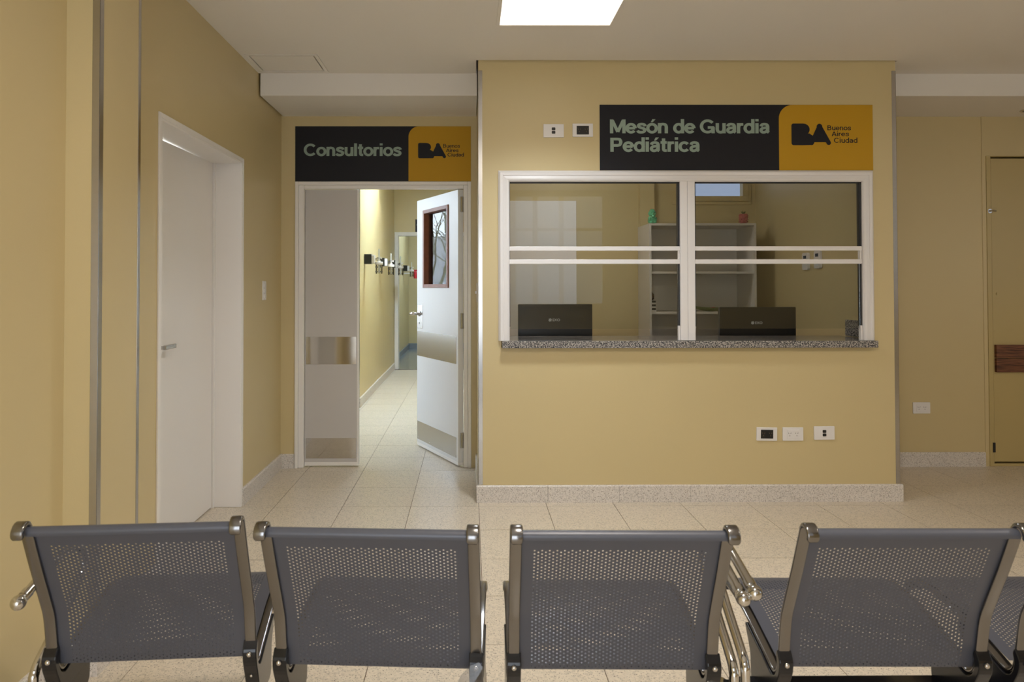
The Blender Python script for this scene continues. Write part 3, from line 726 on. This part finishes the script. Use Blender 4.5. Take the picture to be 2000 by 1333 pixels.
blob('figurine', GREEN, [((0, 0, .028), .034, (1.1, .9, .85)), ((0, 0, .048), .030, (1.15, .85, .8)), ((0, -.002, .088), .031, (.98, .95, 1.05)), ((0, .002, .108), .026, (.9, .9, .7)),
     ((0, -.032, .086), .006, (.9, 1, 1.5)), ((-.011, -.029, .095), .007, (1.3, .6, .5)), ((.011, -.029, .095), .007, (1.3, .6, .5)), ((-.029, 0, .088), .008, (.6, .8, 1.3)), ((.029, 0, .088), .008, (.6, .8, 1.3)),
     ((-.012, -.026, .074), .010, (1.1, .8, .6)), ((.012, -.026, .074), .010, (1.1, .8, .6)), ((0, -.030, .062), .012, (1, .9, .9)), ((-.026, -.018, .040), .012, (.8, 1, 1.5)), ((.026, -.018, .040), .012, (.8, 1, 1.5)), ((.012, -.028, .055), .010, (1.3, .8, .8)),
     ((-.016, -.026, .012), .013, (1.1, 1.1, .8)), ((.016, -.026, .012), .013, (1.1, 1.1, .8))], (1.5, 5.78, 1.8025), .0025,
     label='green glazed bust figurine on top of the bookcase, above its left side', cat='figurine')
pk = empty('head_planter', (2.255, 5.79, 1.8025), 'dusky pink pot with a small sprout on top of the bookcase', 'planter')
m = MB(); m.lathe([(.021, 0), (.026, .006), (.031, .03), (.036, .055), (.037, .072), (.032, .084), (.026, .084), (.024, .07)], (2.255, 5.79, 1.803), 24)
for i in range(9):
    for j in range(4):
        a = 2*math.pi*(i+.5*(j % 2))/9; m.ball((2.255+.033*math.cos(a), 5.79+.033*math.sin(a), 1.803+.02+j*.017), .0065, 8)
m.build('pot', PINK, pk, smooth=True)
m = MB()
for i in range(8):
    a = i*.8; m.tube([(2.255, 5.79, 1.875), (2.255+.008*math.cos(a), 5.79+.008*math.sin(a), 1.895), (2.255+.018*math.cos(a), 5.79+.018*math.sin(a), 1.903+.006*(i % 3))], [.003, .004, .001], 6)
m.build('sprout', SPROUT, pk, smooth=True)
# small things on the shelf at z 1.085
bx = empty('box_stack', (1.505, 5.8, 1.085), 'small striped stack of boxes on the third shelf of the bookcase', 'boxes')
for i in range(3):
    MB().box(1.474, 1.518, 5.735, 5.86, 1.0855+i*.030, 1.0855+i*.030+.014).build('lid', MELAM, bx)
    MB().box(1.476, 1.515, 5.738, 5.857, 1.0995+i*.030, 1.0995+i*.030+.016).build('box', BLACKP, bx)
blob('ornament', BROWN, [((0, 0, .02), .02, (1, 1, .9)), ((.006, 0, .045), .016, (1, 1, 1)), ((-.006, 0, .065), .013, (1, 1, 1.2)), ((.012, 0, .03), .010, (1, 1, 1.5))], (1.496, 5.80, 1.1755), .003,
     label='small dark brown ornament sitting on the striped stack of boxes', cat='ornament')
di = empty('leaf_dish', (1.98, 5.83, 1.085), 'shallow dark green dish on the bookcase shelf behind the right monitor', 'dish')
m = MB(); n = 24; v = []
for k_, (rr, zz) in enumerate(((0.02, .004), (.06, .007), (.10, .02), (.11, .032))):
    for i in range(n):
        a = 2*math.pi*i/n; v.append((1.98+rr*1.25*math.cos(a), 5.83+rr*.7*math.sin(a), 1.085+zz+.012*max(0, -math.cos(a))*rr/.11))
f = [(k_*n+i, k_*n+(i+1) % n, (k_+1)*n+(i+1) % n, (k_+1)*n+i) for k_ in range(3) for i in range(n)]+[tuple(range(n))]
v2 = [(x, y, z-.003) for x, y, z in v]; m.add(v, f).add(v2, f); m.add(v[3*n:]+v2[3*n:], [(i, (i+1) % n, (i+1) % n+n, i+n) for i in range(n)])
m.build('dish', SPROUT, di, smooth=True)
m = MB()
for i in range(9): m.ball((2.02+.05*math.cos(i*2.1)*(.3+.08*i), 5.82+.03*math.sin(i*2.1), 1.105+.004*(i % 3)), .010, 8)
m.build('red_beads', mat('red_beads', (.35, .05, .05), .4), di, smooth=True)
# monitors (seen from behind)
def monitor(label, xc, y, ztop, rz, wd=.505, roll=0):
    t = empty('monitor', (xc, y, .83), label, 'monitor', 'monitors behind the service window', rz=rz); t.rotation_euler.y = roll
    h = .30; z1 = ztop-.83; z0 = z1-h
    MB().prism(rrect(-wd/2, wd/2, z0, z1, .006), 0, .022, 'y').build('screen_housing', BLACKP, t, bevel=.002, local=True)
    MB().box(-wd/2+.008, wd/2-.008, .022, .0225, z0+.012, z1-.008).build('display', BLACKP, t, local=True)
    MB().box(-.03, .03, -.018, 0, .01, z0+.06).build('stand', BLACKP, t, bevel=.003, local=True)
    MB().prism(rrect(-.11, .11, -.09, .09, .02), 0, .01, 'z').build('foot', BLACKP, t, bevel=.002, local=True)
    zl = z1-.107
    m = MB(); s = .0115
    for k_ in (-1, 0, 1):      # diamond made of three slanting bars
        cx, cz = -.035+k_*.0052, zl+k_*.0052
        e = s*(1 if k_ == 0 else .62)
        pts = [(cx-e*.7-.0022, cz+e*.7-.0022), (cx-e*.7+.0018, cz+e*.7+.0018), (cx+e*.7+.0018, cz-e*.7+.0018), (cx+e*.7-.0022, cz-e*.7-.0022)]
        m.prism(pts, -.0008, -.0001, 'y')
    m.build('emblem', LOGOW, t, local=True)
    bpy.context.view_layer.update()
    o = text_obj('EXO', 0, 1, 0, 1, 0, LOGOW, t, bold=.01)
    off = origin(t)
    for v_ in o.data.vertices:
        p = v_.co+off; v_.co = Vector((-.018+p.x*.050, -.0009, zl-.0085+p.z*.017))
    return t
monitor('wide black monitor seen from behind in the left pane of the service window', .582, 4.80, 1.1715, 0.0)
monitor('wide black monitor seen from behind in the right pane, slightly turned', 1.962, 4.80, 1.150, .05, .535)
for i, (y, z, lb) in enumerate(((5.21, 1.475, 'white wall remote on the booth side wall, the lower set one'), (5.03, 1.483, 'white wall remote on the booth side wall, nearer the window glass'))):
    t = empty('remote_control', (2.5, y, z), lb, 'remote control', 'pair of wall remotes inside the booth')
    MB().prism(rrect(y-.045, y+.045, z-.064, z+.064, .018), 2.482, 2.5, 'x').build('case', PLATE, t, bevel=.002)
    MB().box(2.4815, 2.482, y-.022, y+.022, z+.02, z+.043).build('display', TEETH, t)
    for k_ in range(3): MB().box(2.4808, 2.482, y-.02, y+.02, z-.045+.016*k_, z-.037+.016*k_).build('button', LOGOW, t)

# ------------------------------------------------------------------ corridor: suction jars on the left wall
def jar(label, x, y, z, s=1.0, red=False):
    t = empty('suction_regulator', (x, y, z), label, 'medical regulator', 'suction regulators along the corridor wall')
    def L(*a): return MB().box(*a)
    MB().box(0, .078, 0, .10, -.055, .055).build('wall_box', BLACKP, t, bevel=.002, local=True)
    MB().box(.078, .115, .02, .08, -.05, .045).build('outlet_body', PLATE, t, bevel=.006, local=True)
    MB().tube([(.115, .05, 0), (.16, .05, .0)], .012, 10).ball((.145, .04, 0), .02, 12).build('valve', ACRYL, t, local=True, smooth=True)
    MB().lathe([(.018, -.03), (.018, -.012), (.010, -.010), (.010, .01)], (.16, .05, 0), 16).build('neck', PLATE, t, local=True, smooth=True)
    MB().tube([(.16, .05, .0), (.16, .05, .115)], .006, 10).build('flow_tube', LOGOW, t, local=True, smooth=True)
    MB().box(.175, .195, .035, .055, .002, .024).build('knob', PLATE, t, bevel=.003, local=True)
    MB().lathe([(.042, -.062), (.044, -.058), (.044, -.034), (.040, -.030)], (.16, .05, 0), 20).build('jar_lid', PLATE, t, local=True, smooth=True)
    j = MB().lathe([(.036, -.165), (.038, -.160), (.038, -.062), (.035, -.062), (.035, -.158)], (.16, .05, 0), 20).build('jar', ACRYL, t, local=True, smooth=True)
    m = MB()
    for k_ in range(4):
        a = k_*math.pi/2+.6
        for dz in (-.090, -.142):
            cx, cy = .16+.0385*math.cos(a), .05+.0385*math.sin(a)
            m.box(cx-.005, cx+.005, cy-.005, cy+.005, dz-.006, dz+.008)
    m.build('jar_marks', TEETH, j, local=True, kind='stuff')
    MB().tube([(.16, .05, -.062), (.16, .05, -.15)], .008, 8).build('dip_tube', LOGOW, t, local=True)
    if s != 1: t.scale = (s, s, s)
    return t
def zof(py, d): return 1.2926-(py-560)*d/1378.75
jar('suction regulator with clear jar on black wall box, first along the corridor wall', -1.18, 7.90, zof(506, 7.9))
jar('suction regulator with clear jar, second along the corridor wall', -1.18, 9.12, zof(512, 9.12))
jar('suction regulator with clear jar, third along the corridor wall before the far doorway', -1.18, 10.40, zof(516, 10.4))
jar('suction regulator seen through the far doorway beside a red device', -1.28, 13.6, zof(524, 13.6))
rd = empty('red_device', (-1.12, 13.75, zof(535, 13.7)), 'red plastic bottle device on the wall of the room beyond the corridor', 'medical device')
MB().lathe([(.03, -.09), (.034, -.08), (.03, .03), (.015, .05)], (-1.06, 13.8, rd.location.z), 14).build('bottle', RED, rd, smooth=True)
MB().box(-1.10, -.98, 13.78, 13.82, rd.location.z+.05, rd.location.z+.08).build('trigger_head', RED, rd, bevel=.004)
MB().box(-1.28, -1.06, 13.79, 13.81, rd.location.z+.0, rd.location.z+.02).build('wall_bracket', PLATE, rd)
# far doorway frame
d5 = empty('door_5', (-.6, 11.05, 0), kind='structure')
m = MB(); m.box(EX0-.045, EX0+.012, 11.035, 11.21, 0, EZ+.045).box(EX1-.012, EX1+.045, 11.035, 11.21, 0, EZ+.045).box(EX0+.012, EX1-.012, 11.035, 11.21, EZ-.012, EZ+.045)
m.build('door_frame', WHITE, d5, bevel=.003)
# corridor downlights
lamp('corridor_spot', 'SPOT', (-.98, 8.9, 2.93), SPOT_W*1.3, (1, .97, .92), spot_size=1.7, spot_blend=.6, shadow_soft_size=.03)
t = empty('recessed_downlight', (-.98, 8.9, 2.95), 'recessed downlight in the corridor ceiling close to the left wall', 'downlight')
MB().lathe([(.06, -.004), (.06, 0), (.05, 0), (.048, -.004)], (-.98, 8.9, 2.95), 20).build('ring', WHITE, t)
for (x, y, lb) in ((-.5, 8.2, 'added square light panel out of view in the corridor ceiling'), (-.3, 13.0, 'added square light panel out of view in the far room ceiling'), (-1.6, 6.3, 'added square light panel out of view inside the double door'), (.8, 5.2, 'added square light panel out of view in the booth ceiling')):  # panels added out of view to brighten corridor, far room, passage and booth
    zc = 2.95 if y > 7.8 else 2.62
    t = empty('ceiling_light', (x, y, zc), lb, 'ceiling light', 'added light panels beyond the hall')
    MB().box(x-.2, x+.2, y-.2, y+.2, zc-.01, zc).build('frame', CEIL, t)
    MB().box(x-.18, x+.18, y-.18, y+.18, zc-.015, zc-.01).build('diffuser', emis('added_panel_glow', (1, .96, .90) if y < 6 else (.62, .82, 1), {8.2: 175, 13.0: 130, 6.3: 30, 5.2: 22}[y]), t)  # added glow; the bluish ones stand in for daylight

# ------------------------------------------------------------------ window_3: passage window with trees outside
wn = empty('window_3', (-2.44, 6.6, 1.6), kind='structure')
fr = MB(); w = .05
fr.box(-2.49, -2.39, cy0, cy1, cz0, cz0+w).box(-2.49, -2.39, cy0, cy1, cz1-w, cz1).box(-2.49, -2.39, cy0, cy0+w, cz0+w, cz1-w).box(-2.49, -2.39, cy1-w, cy1, cz0+w, cz1-w).box(-2.49, -2.39, 6.58, 6.63, cz0+w, cz1-w)
fr.build('frame', WHITE_AL, wn, bevel=.003)
for a, b in ((cy0+w, 6.58), (6.63, cy1-w)): MB().box(-2.44, -2.435, a, b, cz0+w, cz1-w).build('glass_pane', GLASS, wn)
def tree(x, y, h, sd):
    rnd = random.Random(sd); m = MB()
    def br(p, d, L, r, k):
        q = p+d*L; mid = p+d*L*.5+Vector((rnd.uniform(-1, 1), rnd.uniform(-1, 1), 0))*L*.06
        m.tube([p, mid, q], [r, r*.8, r*.6], 5, cap=False)
        if k:
            for _ in range(3 if k > 2 else 2):
                nd = (d+Vector((rnd.uniform(-1, 1), rnd.uniform(-1, 1), rnd.uniform(-.2, .6)))*.75).normalized()
                br(p+d*L*rnd.uniform(.5, 1), nd, L*rnd.uniform(.6, .8), r*.55, k-1)
    br(Vector((x, y, -.5)), Vector((0, 0, 1)), h, .07, 4)
    return m
for x, y, h, sd in ((-6.0, 10.4, 1.5, 1), (-9.6, 12.2, 1.7, 5)):
    t = empty('bare_tree', (x, y, -.5), 'bare winter tree outside the passage window' + ({5: ', the farthest one', 9: ', the nearest one', 1: ', the nearer one'}[sd]), 'tree', 'trees outside')
    tree(x, y, h, sd).build('branches', BARK, t)
struct('ground', MB().box(-20, -2.5, 0, 20, -.6, -.5), CONC)
fb = empty('far_building', (-14, 12, -.5), 'pale low building beyond the trees outside the passage window', 'building')
MB().box(-15, -13.5, 6, 22, -.5, 2.9).build('wall', FACADE, fb)
for k_ in range(5): MB().box(-13.5, -13.45, 7+k_*2.6, 8.4+k_*2.6, .8, 2.2).build('window', LEAF, fb)

# ------------------------------------------------------------------ window_4: hall window behind the camera
wn = empty('window_4', ((hx0+hx1)/2, YB, 1.8), kind='structure')
fr = MB(); w = .05
cols = [hx0, .93, 1.30, hx1]
rows = [hz0, 1.62, 2.10, hz1]
fr.box(hx0, hx1, YB-.03, YB+.02, hz0, hz0+w).box(hx0, hx1, YB-.03, YB+.02, hz1-w, hz1)
for x in cols: fr.box(x-.035 if x > hx0 else x, x+.035 if x < hx1 else x, YB-.03, YB+.02, hz0+w, hz1-w)
for z in rows[1:3]: fr.box(hx0, hx1, YB-.028, YB+.015, z-.02, z+.02)
fr.build('frame', PAINT, wn, bevel=.003)
for i in range(len(cols)-1):
    for j in range(3): MB().box(cols[i]+.02, cols[i+1]-.02, YB-.02, YB-.015, rows[j]+.01, rows[j+1]-.01).build('frosted_pane', FROST, wn)

gd = empty('fill_door', (-.45, YB, 0), kind='structure')  # added unseen door whose glowing panes throw cool light on the booth front
fr = MB(); gm = (gx0r+gx1r)/2
fr.box(gx0r, gx0r+.05, YB-.06, YB, 0, gzr).box(gx1r-.05, gx1r, YB-.06, YB, 0, gzr).box(gx0r+.05, gx1r-.05, YB-.06, YB, gzr-.05, gzr).box(gm-.05, gm+.05, YB-.05, YB-.01, 0, gzr-.05).box(gx0r+.05, gx1r-.05, YB-.05, YB-.01, 0, .08)
fr.build('door_frame', WHITE_AL, gd, bevel=.002)
for a, b in ((gx0r+.05, gm-.05), (gm+.05, gx1r-.05)): MB().box(a, b, YB-.035, YB-.030, .08, gzr-.05).build('frosted_pane', FILL_DOORP, gd)
wn = empty('fill_window', (XE, .95, 1.7), kind='structure')  # added unseen window whose glowing panes bring daylight in from the right
fr = MB(); ysn = [RY0+(RY1-RY0)*i/3 for i in range(4)]
fr.box(XE-.02, XE+.03, RY0, RY1, RZ0, RZ0+w).box(XE-.02, XE+.03, RY0, RY1, RZ1-w, RZ1)
for y in ysn: fr.box(XE-.02, XE+.03, max(RY0, y-.03), min(RY1, y+.03), RZ0+w, RZ1-w)
fr.build('frame', PAINT, wn, bevel=.003)
for i in range(3): MB().box(XE+.005, XE+.01, ysn[i]+.02, ysn[i+1]-.02, RZ0+.01, RZ1-.01).build('frosted_pane', FILL_SIDEP, wn)

# ------------------------------------------------------------------ beam seating
BACK = [(.012, .392), (.004, .386), (-.003, .392), (-.012, .436), (-.026, .510), (-.045, .560), (-.088, .655), (-.124, .738), (-.130, .752), (-.138, .760), (-.148, .761), (-.155, .753), (-.154, .744)]
SEAT = [(.030, .384), (.06, .392), (.12, .410), (.20, .434), (.29, .448), (.355, .448), (.385, .438), (.397, .420), (.397, .400)]
def arc(pts):
    P = catmull([(0, a, b) for a, b in pts], 8); S = [0]
    for i in range(1, len(P)): S.append(S[-1]+(P[i]-P[i-1]).length)
    def at(s):
        s = min(max(s, 0), S[-1]); i = 1
        while i < len(S)-1 and S[i] < s: i += 1
        t = (s-S[i-1])/max(1e-9, S[i]-S[i-1]); p = P[i-1].lerp(P[i], t); d = (P[i]-P[i-1]).normalized()
        return p, Vector((0, -d.z, d.y))
    return at, S[-1]
PW, TH, RH = .0084, .0012, .0023
def perforated(pts, half_w, s_a, s_b, ncol=46, pitch=.0097, name='panel'):
    at, L = arc(pts); hp = pitch/2
    nr = int((s_b-s_a)/hp); nr -= nr % 2; s_b = s_a+nr*hp
    x0 = -ncol*PW/2
    V = []; F = []; idx = {}
    def vert(key, x, s, low):
        k = (key, low)
        if k not in idx:
            p, n = at(s); q = p-n*(TH if low else 0); idx[k] = len(V); V.append((x, q.y, q.z))
        return idx[k]
    def both(keys):          # polygon on both faces
        F.append(tuple(vert(k, x, s, 0) for k, x, s in keys)); F.append(tuple(vert(k, x, s, 1) for k, x, s in reversed(keys)))
    # cross rows (boundary half rows)
    def G(i, j): return (('g', i, j), x0+i*PW*.5, s_a+j*hp)      # i in half columns
    for c in range(ncol):
        i0 = 2*c; j = 0 if c % 2 == 0 else 1
        if j == 1: both([G(i0, 0), G(i0+1, 0), G(i0+2, 0), G(i0+2, 1), G(i0+1, 1), G(i0, 1)])
        while j+2 <= nr:
            out = [G(i0, j), G(i0+1, j), G(i0+2, j), G(i0+2, j+1), G(i0+2, j+2), G(i0+1, j+2), G(i0, j+2), G(i0, j+1)]
            cx, cs = x0+(i0+1)*PW*.5, s_a+(j+1)*hp; inn = []
            for k in range(8):
                a = math.radians(-135+45*k); inn.append((('h', c, j, k), cx+RH*math.cos(a), cs+RH*math.sin(a)))
            for k in range(8):
                k2 = (k+1) % 8; both([out[k], out[k2], inn[k2], inn[k]])
                F.append((vert(inn[k][0], *inn[k][1:], 0), vert(inn[k2][0], *inn[k2][1:], 0), vert(inn[k2][0], *inn[k2][1:], 1), vert(inn[k][0], *inn[k][1:], 1)))
            j += 2
        if j < nr: both([G(i0, j), G(i0+1, j), G(i0+2, j), G(i0+2, j+1), G(i0+1, j+1), G(i0, j+1)])
    for side, ie in ((-1, 0), (1, 2*ncol)):
        for j in range(nr):
            a = (('e', side, j), side*half_w, s_a+j*hp); b = (('e', side, j+1), side*half_w, s_a+(j+1)*hp)
            q = [G(ie, j), G(ie, j+1), b, a]; both(q if side < 0 else q[::-1])
    def band(sa, sb, tag):
        n = max(2, int(abs(sb-sa)/.003)); js = [sa+(sb-sa)*k/n for k in range(n+1)]
        xs_ = [-half_w]+[x0+i*PW*.5 for i in range(0, 2*ncol+1)]+[half_w]
        for k in range(n):
            for i in (range(len(xs_)-1) if k in (0, n-1) else [None]):
                if i is None: a, b, u, w_ = xs_[0], xs_[-1], 'L', 'R'
                else: a, b, u, w_ = xs_[i], xs_[i+1], i, i+1
                both([((tag, u, k, i is None), a, js[k]), ((tag, w_, k, i is None), b, js[k]), ((tag, w_, k+1, i is None), b, js[k+1]), ((tag, u, k+1, i is None), a, js[k+1])])
    if s_a > 1e-6: band(0, s_a, 'lo')
    if L-s_b > 1e-6: band(s_b, L, 'hi')
    me = bpy.data.meshes.new(name); me.from_pydata(V, [], F); me.materials.append(GREYM); me.shade_smooth(); me.update()
    # sharp at hole rims
    bm = bmesh.new(); bm.from_mesh(me)
    for e in bm.edges:
        if len(e.link_faces) == 2 and e.calc_face_angle(0) > .8: e.smooth = False
        if len(e.link_faces) != 2: e.smooth = False
    bm.to_mesh(me); bm.free()
    return me
atB, LB = arc(BACK)
back_me = perforated(BACK, .2235, .010, LB-.078, name='backrest')
atS, LS = arc(SEAT)
seat_me = perforated(SEAT, .2235, .040, LS-.085, name='seat')
STRIP = [(-.168, .742), (-.169, .757), (-.160, .769), (-.147, .771), (-.137, .762), (-.130, .744), (-.093, .655), (-.050, .560), (-.031, .512), (-.018, .436), (-.011, .398), (-.003, .380), (.012, .370), (.030, .372), (.06, .382), (.12, .401), (.20, .425), (.29, .439), (.35, .440), (.385, .430), (.403, .414), (.404, .394)]
def strip_mesh():
    P = catmull([(0, a, b) for a, b in STRIP], 5); m = MB(); w, t = .0135, .0042
    sec = rrect(-w, w, -t, t, .0034, 3); n = len(sec); V = []; F = []
    for i, p in enumerate(P):
        d = (P[min(i+1, len(P)-1)]-P[max(i-1, 0)]).normalized(); nn = Vector((0, -d.z, d.y))
        k = 1.0 if 2 < i < len(P)-3 else (.72 if i in (0, len(P)-1) else (.9 if i in (1, len(P)-2) else .98))
        tt = 1.0 if i > 22 else 1.25
        for u, v in sec: V.append(p+Vector((u*k, 0, 0))+nn*v*k*tt)
    for i in range(len(P)-1):
        for j in range(n): F.append((i*n+j, i*n+(j+1) % n, (i+1)*n+(j+1) % n, (i+1)*n+j))
    F += [tuple(range(n)), tuple(range(len(V)-1, len(V)-n-1, -1))]
    return m.add(V, F).mesh('side_frame', CHROMES, smooth=True)
strip_me = strip_mesh()
BR = [(-.026, .428), (-.019, .436), (-.012, .424), (-.016, .402), (-.008, .376), (.010, .362), (.030, .364), (.07, .378), (.13, .396), (.175, .408), (.178, .398), (.150, .350), (.145, .312), (.135, .268), (.066, .266), (.046, .262), (.026, .272), (.004, .310), (-.014, .352), (-.030, .385), (-.034, .412)]
br_me = MB().prism(catmull_poly := [(p.y, p.z) for p in catmull([(0, a, b) for a, b in BR+[BR[0]]], 3)[:-1]], -.0165, .0165, 'x').mesh('bracket', BLACKM)
bolt_me = MB().ball((0, -.036, .408), .0066, 12, (1, .8, 1)).mesh('bolt', CHROME, smooth=True)
rivet_me = MB().ball((0, -.012, .345), .004, 10).mesh('rivet', CHROME, smooth=True)
bolt2_me = MB().lathe([(.0045, -.016), (.0045, .016)], (0, .05, .335), 12, 'x').mesh('pin', STEEL)
def seat_unit(bench, x, y, rz, dz=0):
    o_ = origin(bench)
    def put(me, dx=0, parent=None, name=None):
        o = bpy.data.objects.new(name or me.name, me)
        if parent is None:
            link(o, bench); c, s = math.cos(rz), math.sin(rz)
            o.location = (x-o_.x+dx*c, y-o_.y+dx*s, dz); o.rotation_euler.z = rz
        else: link(o, parent)
        return o
    put(back_me); put(seat_me)
    for sx in (-1, 1):
        put(strip_me, sx*.2315)
        b = put(br_me, sx*.232)
        if not b.modifiers:
            bv = b.modifiers.new('bevel', 'BEVEL'); bv.width = .005; bv.segments = 3; bv.limit_method = 'ANGLE'; bv.angle_limit = .9
        put(bolt_me, parent=b); put(rivet_me, parent=b); put(bolt2_me, parent=b)
def bench(label, seats, x0, x1, ybeam, zb, arms, loc):
    t = empty('beam_seating', loc, label, 'bench', 'rows of waiting seats')
    MB().box(x0, x1, ybeam, ybeam+.075, zb-.055, zb).build('beam', BLACKM, t, bevel=.005)
    for s in seats: seat_unit(t, *s)
    for i, (ax, s) in enumerate(arms):
        yb_ = 1.66; path = [(ax, 1.615, .588), (ax, 1.68, .606), (ax, 1.75, .625), (ax, 1.81, .634), (ax, 1.86, .618), (ax, 1.882, .585), (ax, 1.868, .548), (ax, 1.79, .482), (ax, 1.69, .412), (ax, 1.668, .388), (ax, 1.664, .36), (ax, 1.664, .2), (ax, 1.664, .02)]
        path = [(a, b+s[0], c+s[1]*(1 if c > .03 else 0)) for a, b, c in path]
        ar = MB().tube(catmull(path, 5), .0115, 16).build('armrest', CHROME, t, smooth=True)
        MB().ball((ax, 1.605+s[0], .585+s[1]), .0172, 20).tube([(ax, 1.622+s[0], .590+s[1]), (ax, 1.64+s[0], .595+s[1])], .0135, 14).build('ball_end', CHROME, ar, smooth=True)
        lg = MB().tube([(ax, 1.55, .03), (ax, 1.664, .045), (ax, 1.9, .05), (ax, 2.12, .045), (ax, 2.22, .03)], .016, 12)
        lg.tube([(ax, 1.86, .05), (ax, 1.83, zb-.02)], .018, 12)
        lg = lg.build('leg', CHROME, t, smooth=True)
        MB().lathe([(.02, 0), (.02, .02)], (ax, 1.565, 0), 14).lathe([(.02, 0), (.02, .02)], (ax, 2.21, 0), 14).build('foot_pad', BLACKP, lg)
        sgn = 1 if ax > (x0+x1)/2 else -1
        MB().box(min(ax, ax-sgn*.05), max(ax, ax-sgn*.05), ybeam+.01, ybeam+.065, zb-.05, zb-.005).build('beam_end', BLACKM, t)
    return t
R = math.radians
bA = bench('three grey perforated metal seats on one beam, standing by the left wall', [(-.765, 1.735, R(4)), (-.216, 1.700, R(-3.3)), (.3345, 1.682, R(-1))], -1.0, .605, 1.765, .268, [(.6185, (0, 0)), (-1.040, (.04, -.02))], (-.2, 1.75, 0))
bB = bench('grey perforated metal seats on one beam, running off past the right edge', [(.971, 1.688, R(-.7)), (1.532, 1.69, 0), (2.085, 1.69, 0)], .66, 2.36, 1.745, .296, [(.6445, (.0, .013)), (2.38, (0, 0))], (1.5, 1.75, 0))
# torn packing film left on two brackets
def film(label, pts, y):
    n = 7; v = []; f = []
    rnd = random.Random(3)
    cx = sum(p[0] for p in pts)/len(pts); cz = sum(p[1] for p in pts)/len(pts)
    v.append((cx, y-.012, cz))
    for a, b in pts: v.append((a, y+rnd.uniform(-.004, .004), b))
    k = len(pts); f = [(0, i+1, (i+1) % k+1) for i in range(k)]
    o = MB().add(v, f).build('packing_film', FILMM, None, smooth=False, label=label, cat='film')
    s_ = o.modifiers.new('solid', 'SOLIDIFY'); s_.thickness = .0004
    return o
film('scrap of clear packing film wrapped over the right bracket of the second seat', [(.030, .415), (.020, .425), (.000, .418), (-.022, .395), (-.036, .36), (-.040, .325), (-.03, .30), (.02, .30), (.03, .35)], 1.642)
print('tiles', ncount)
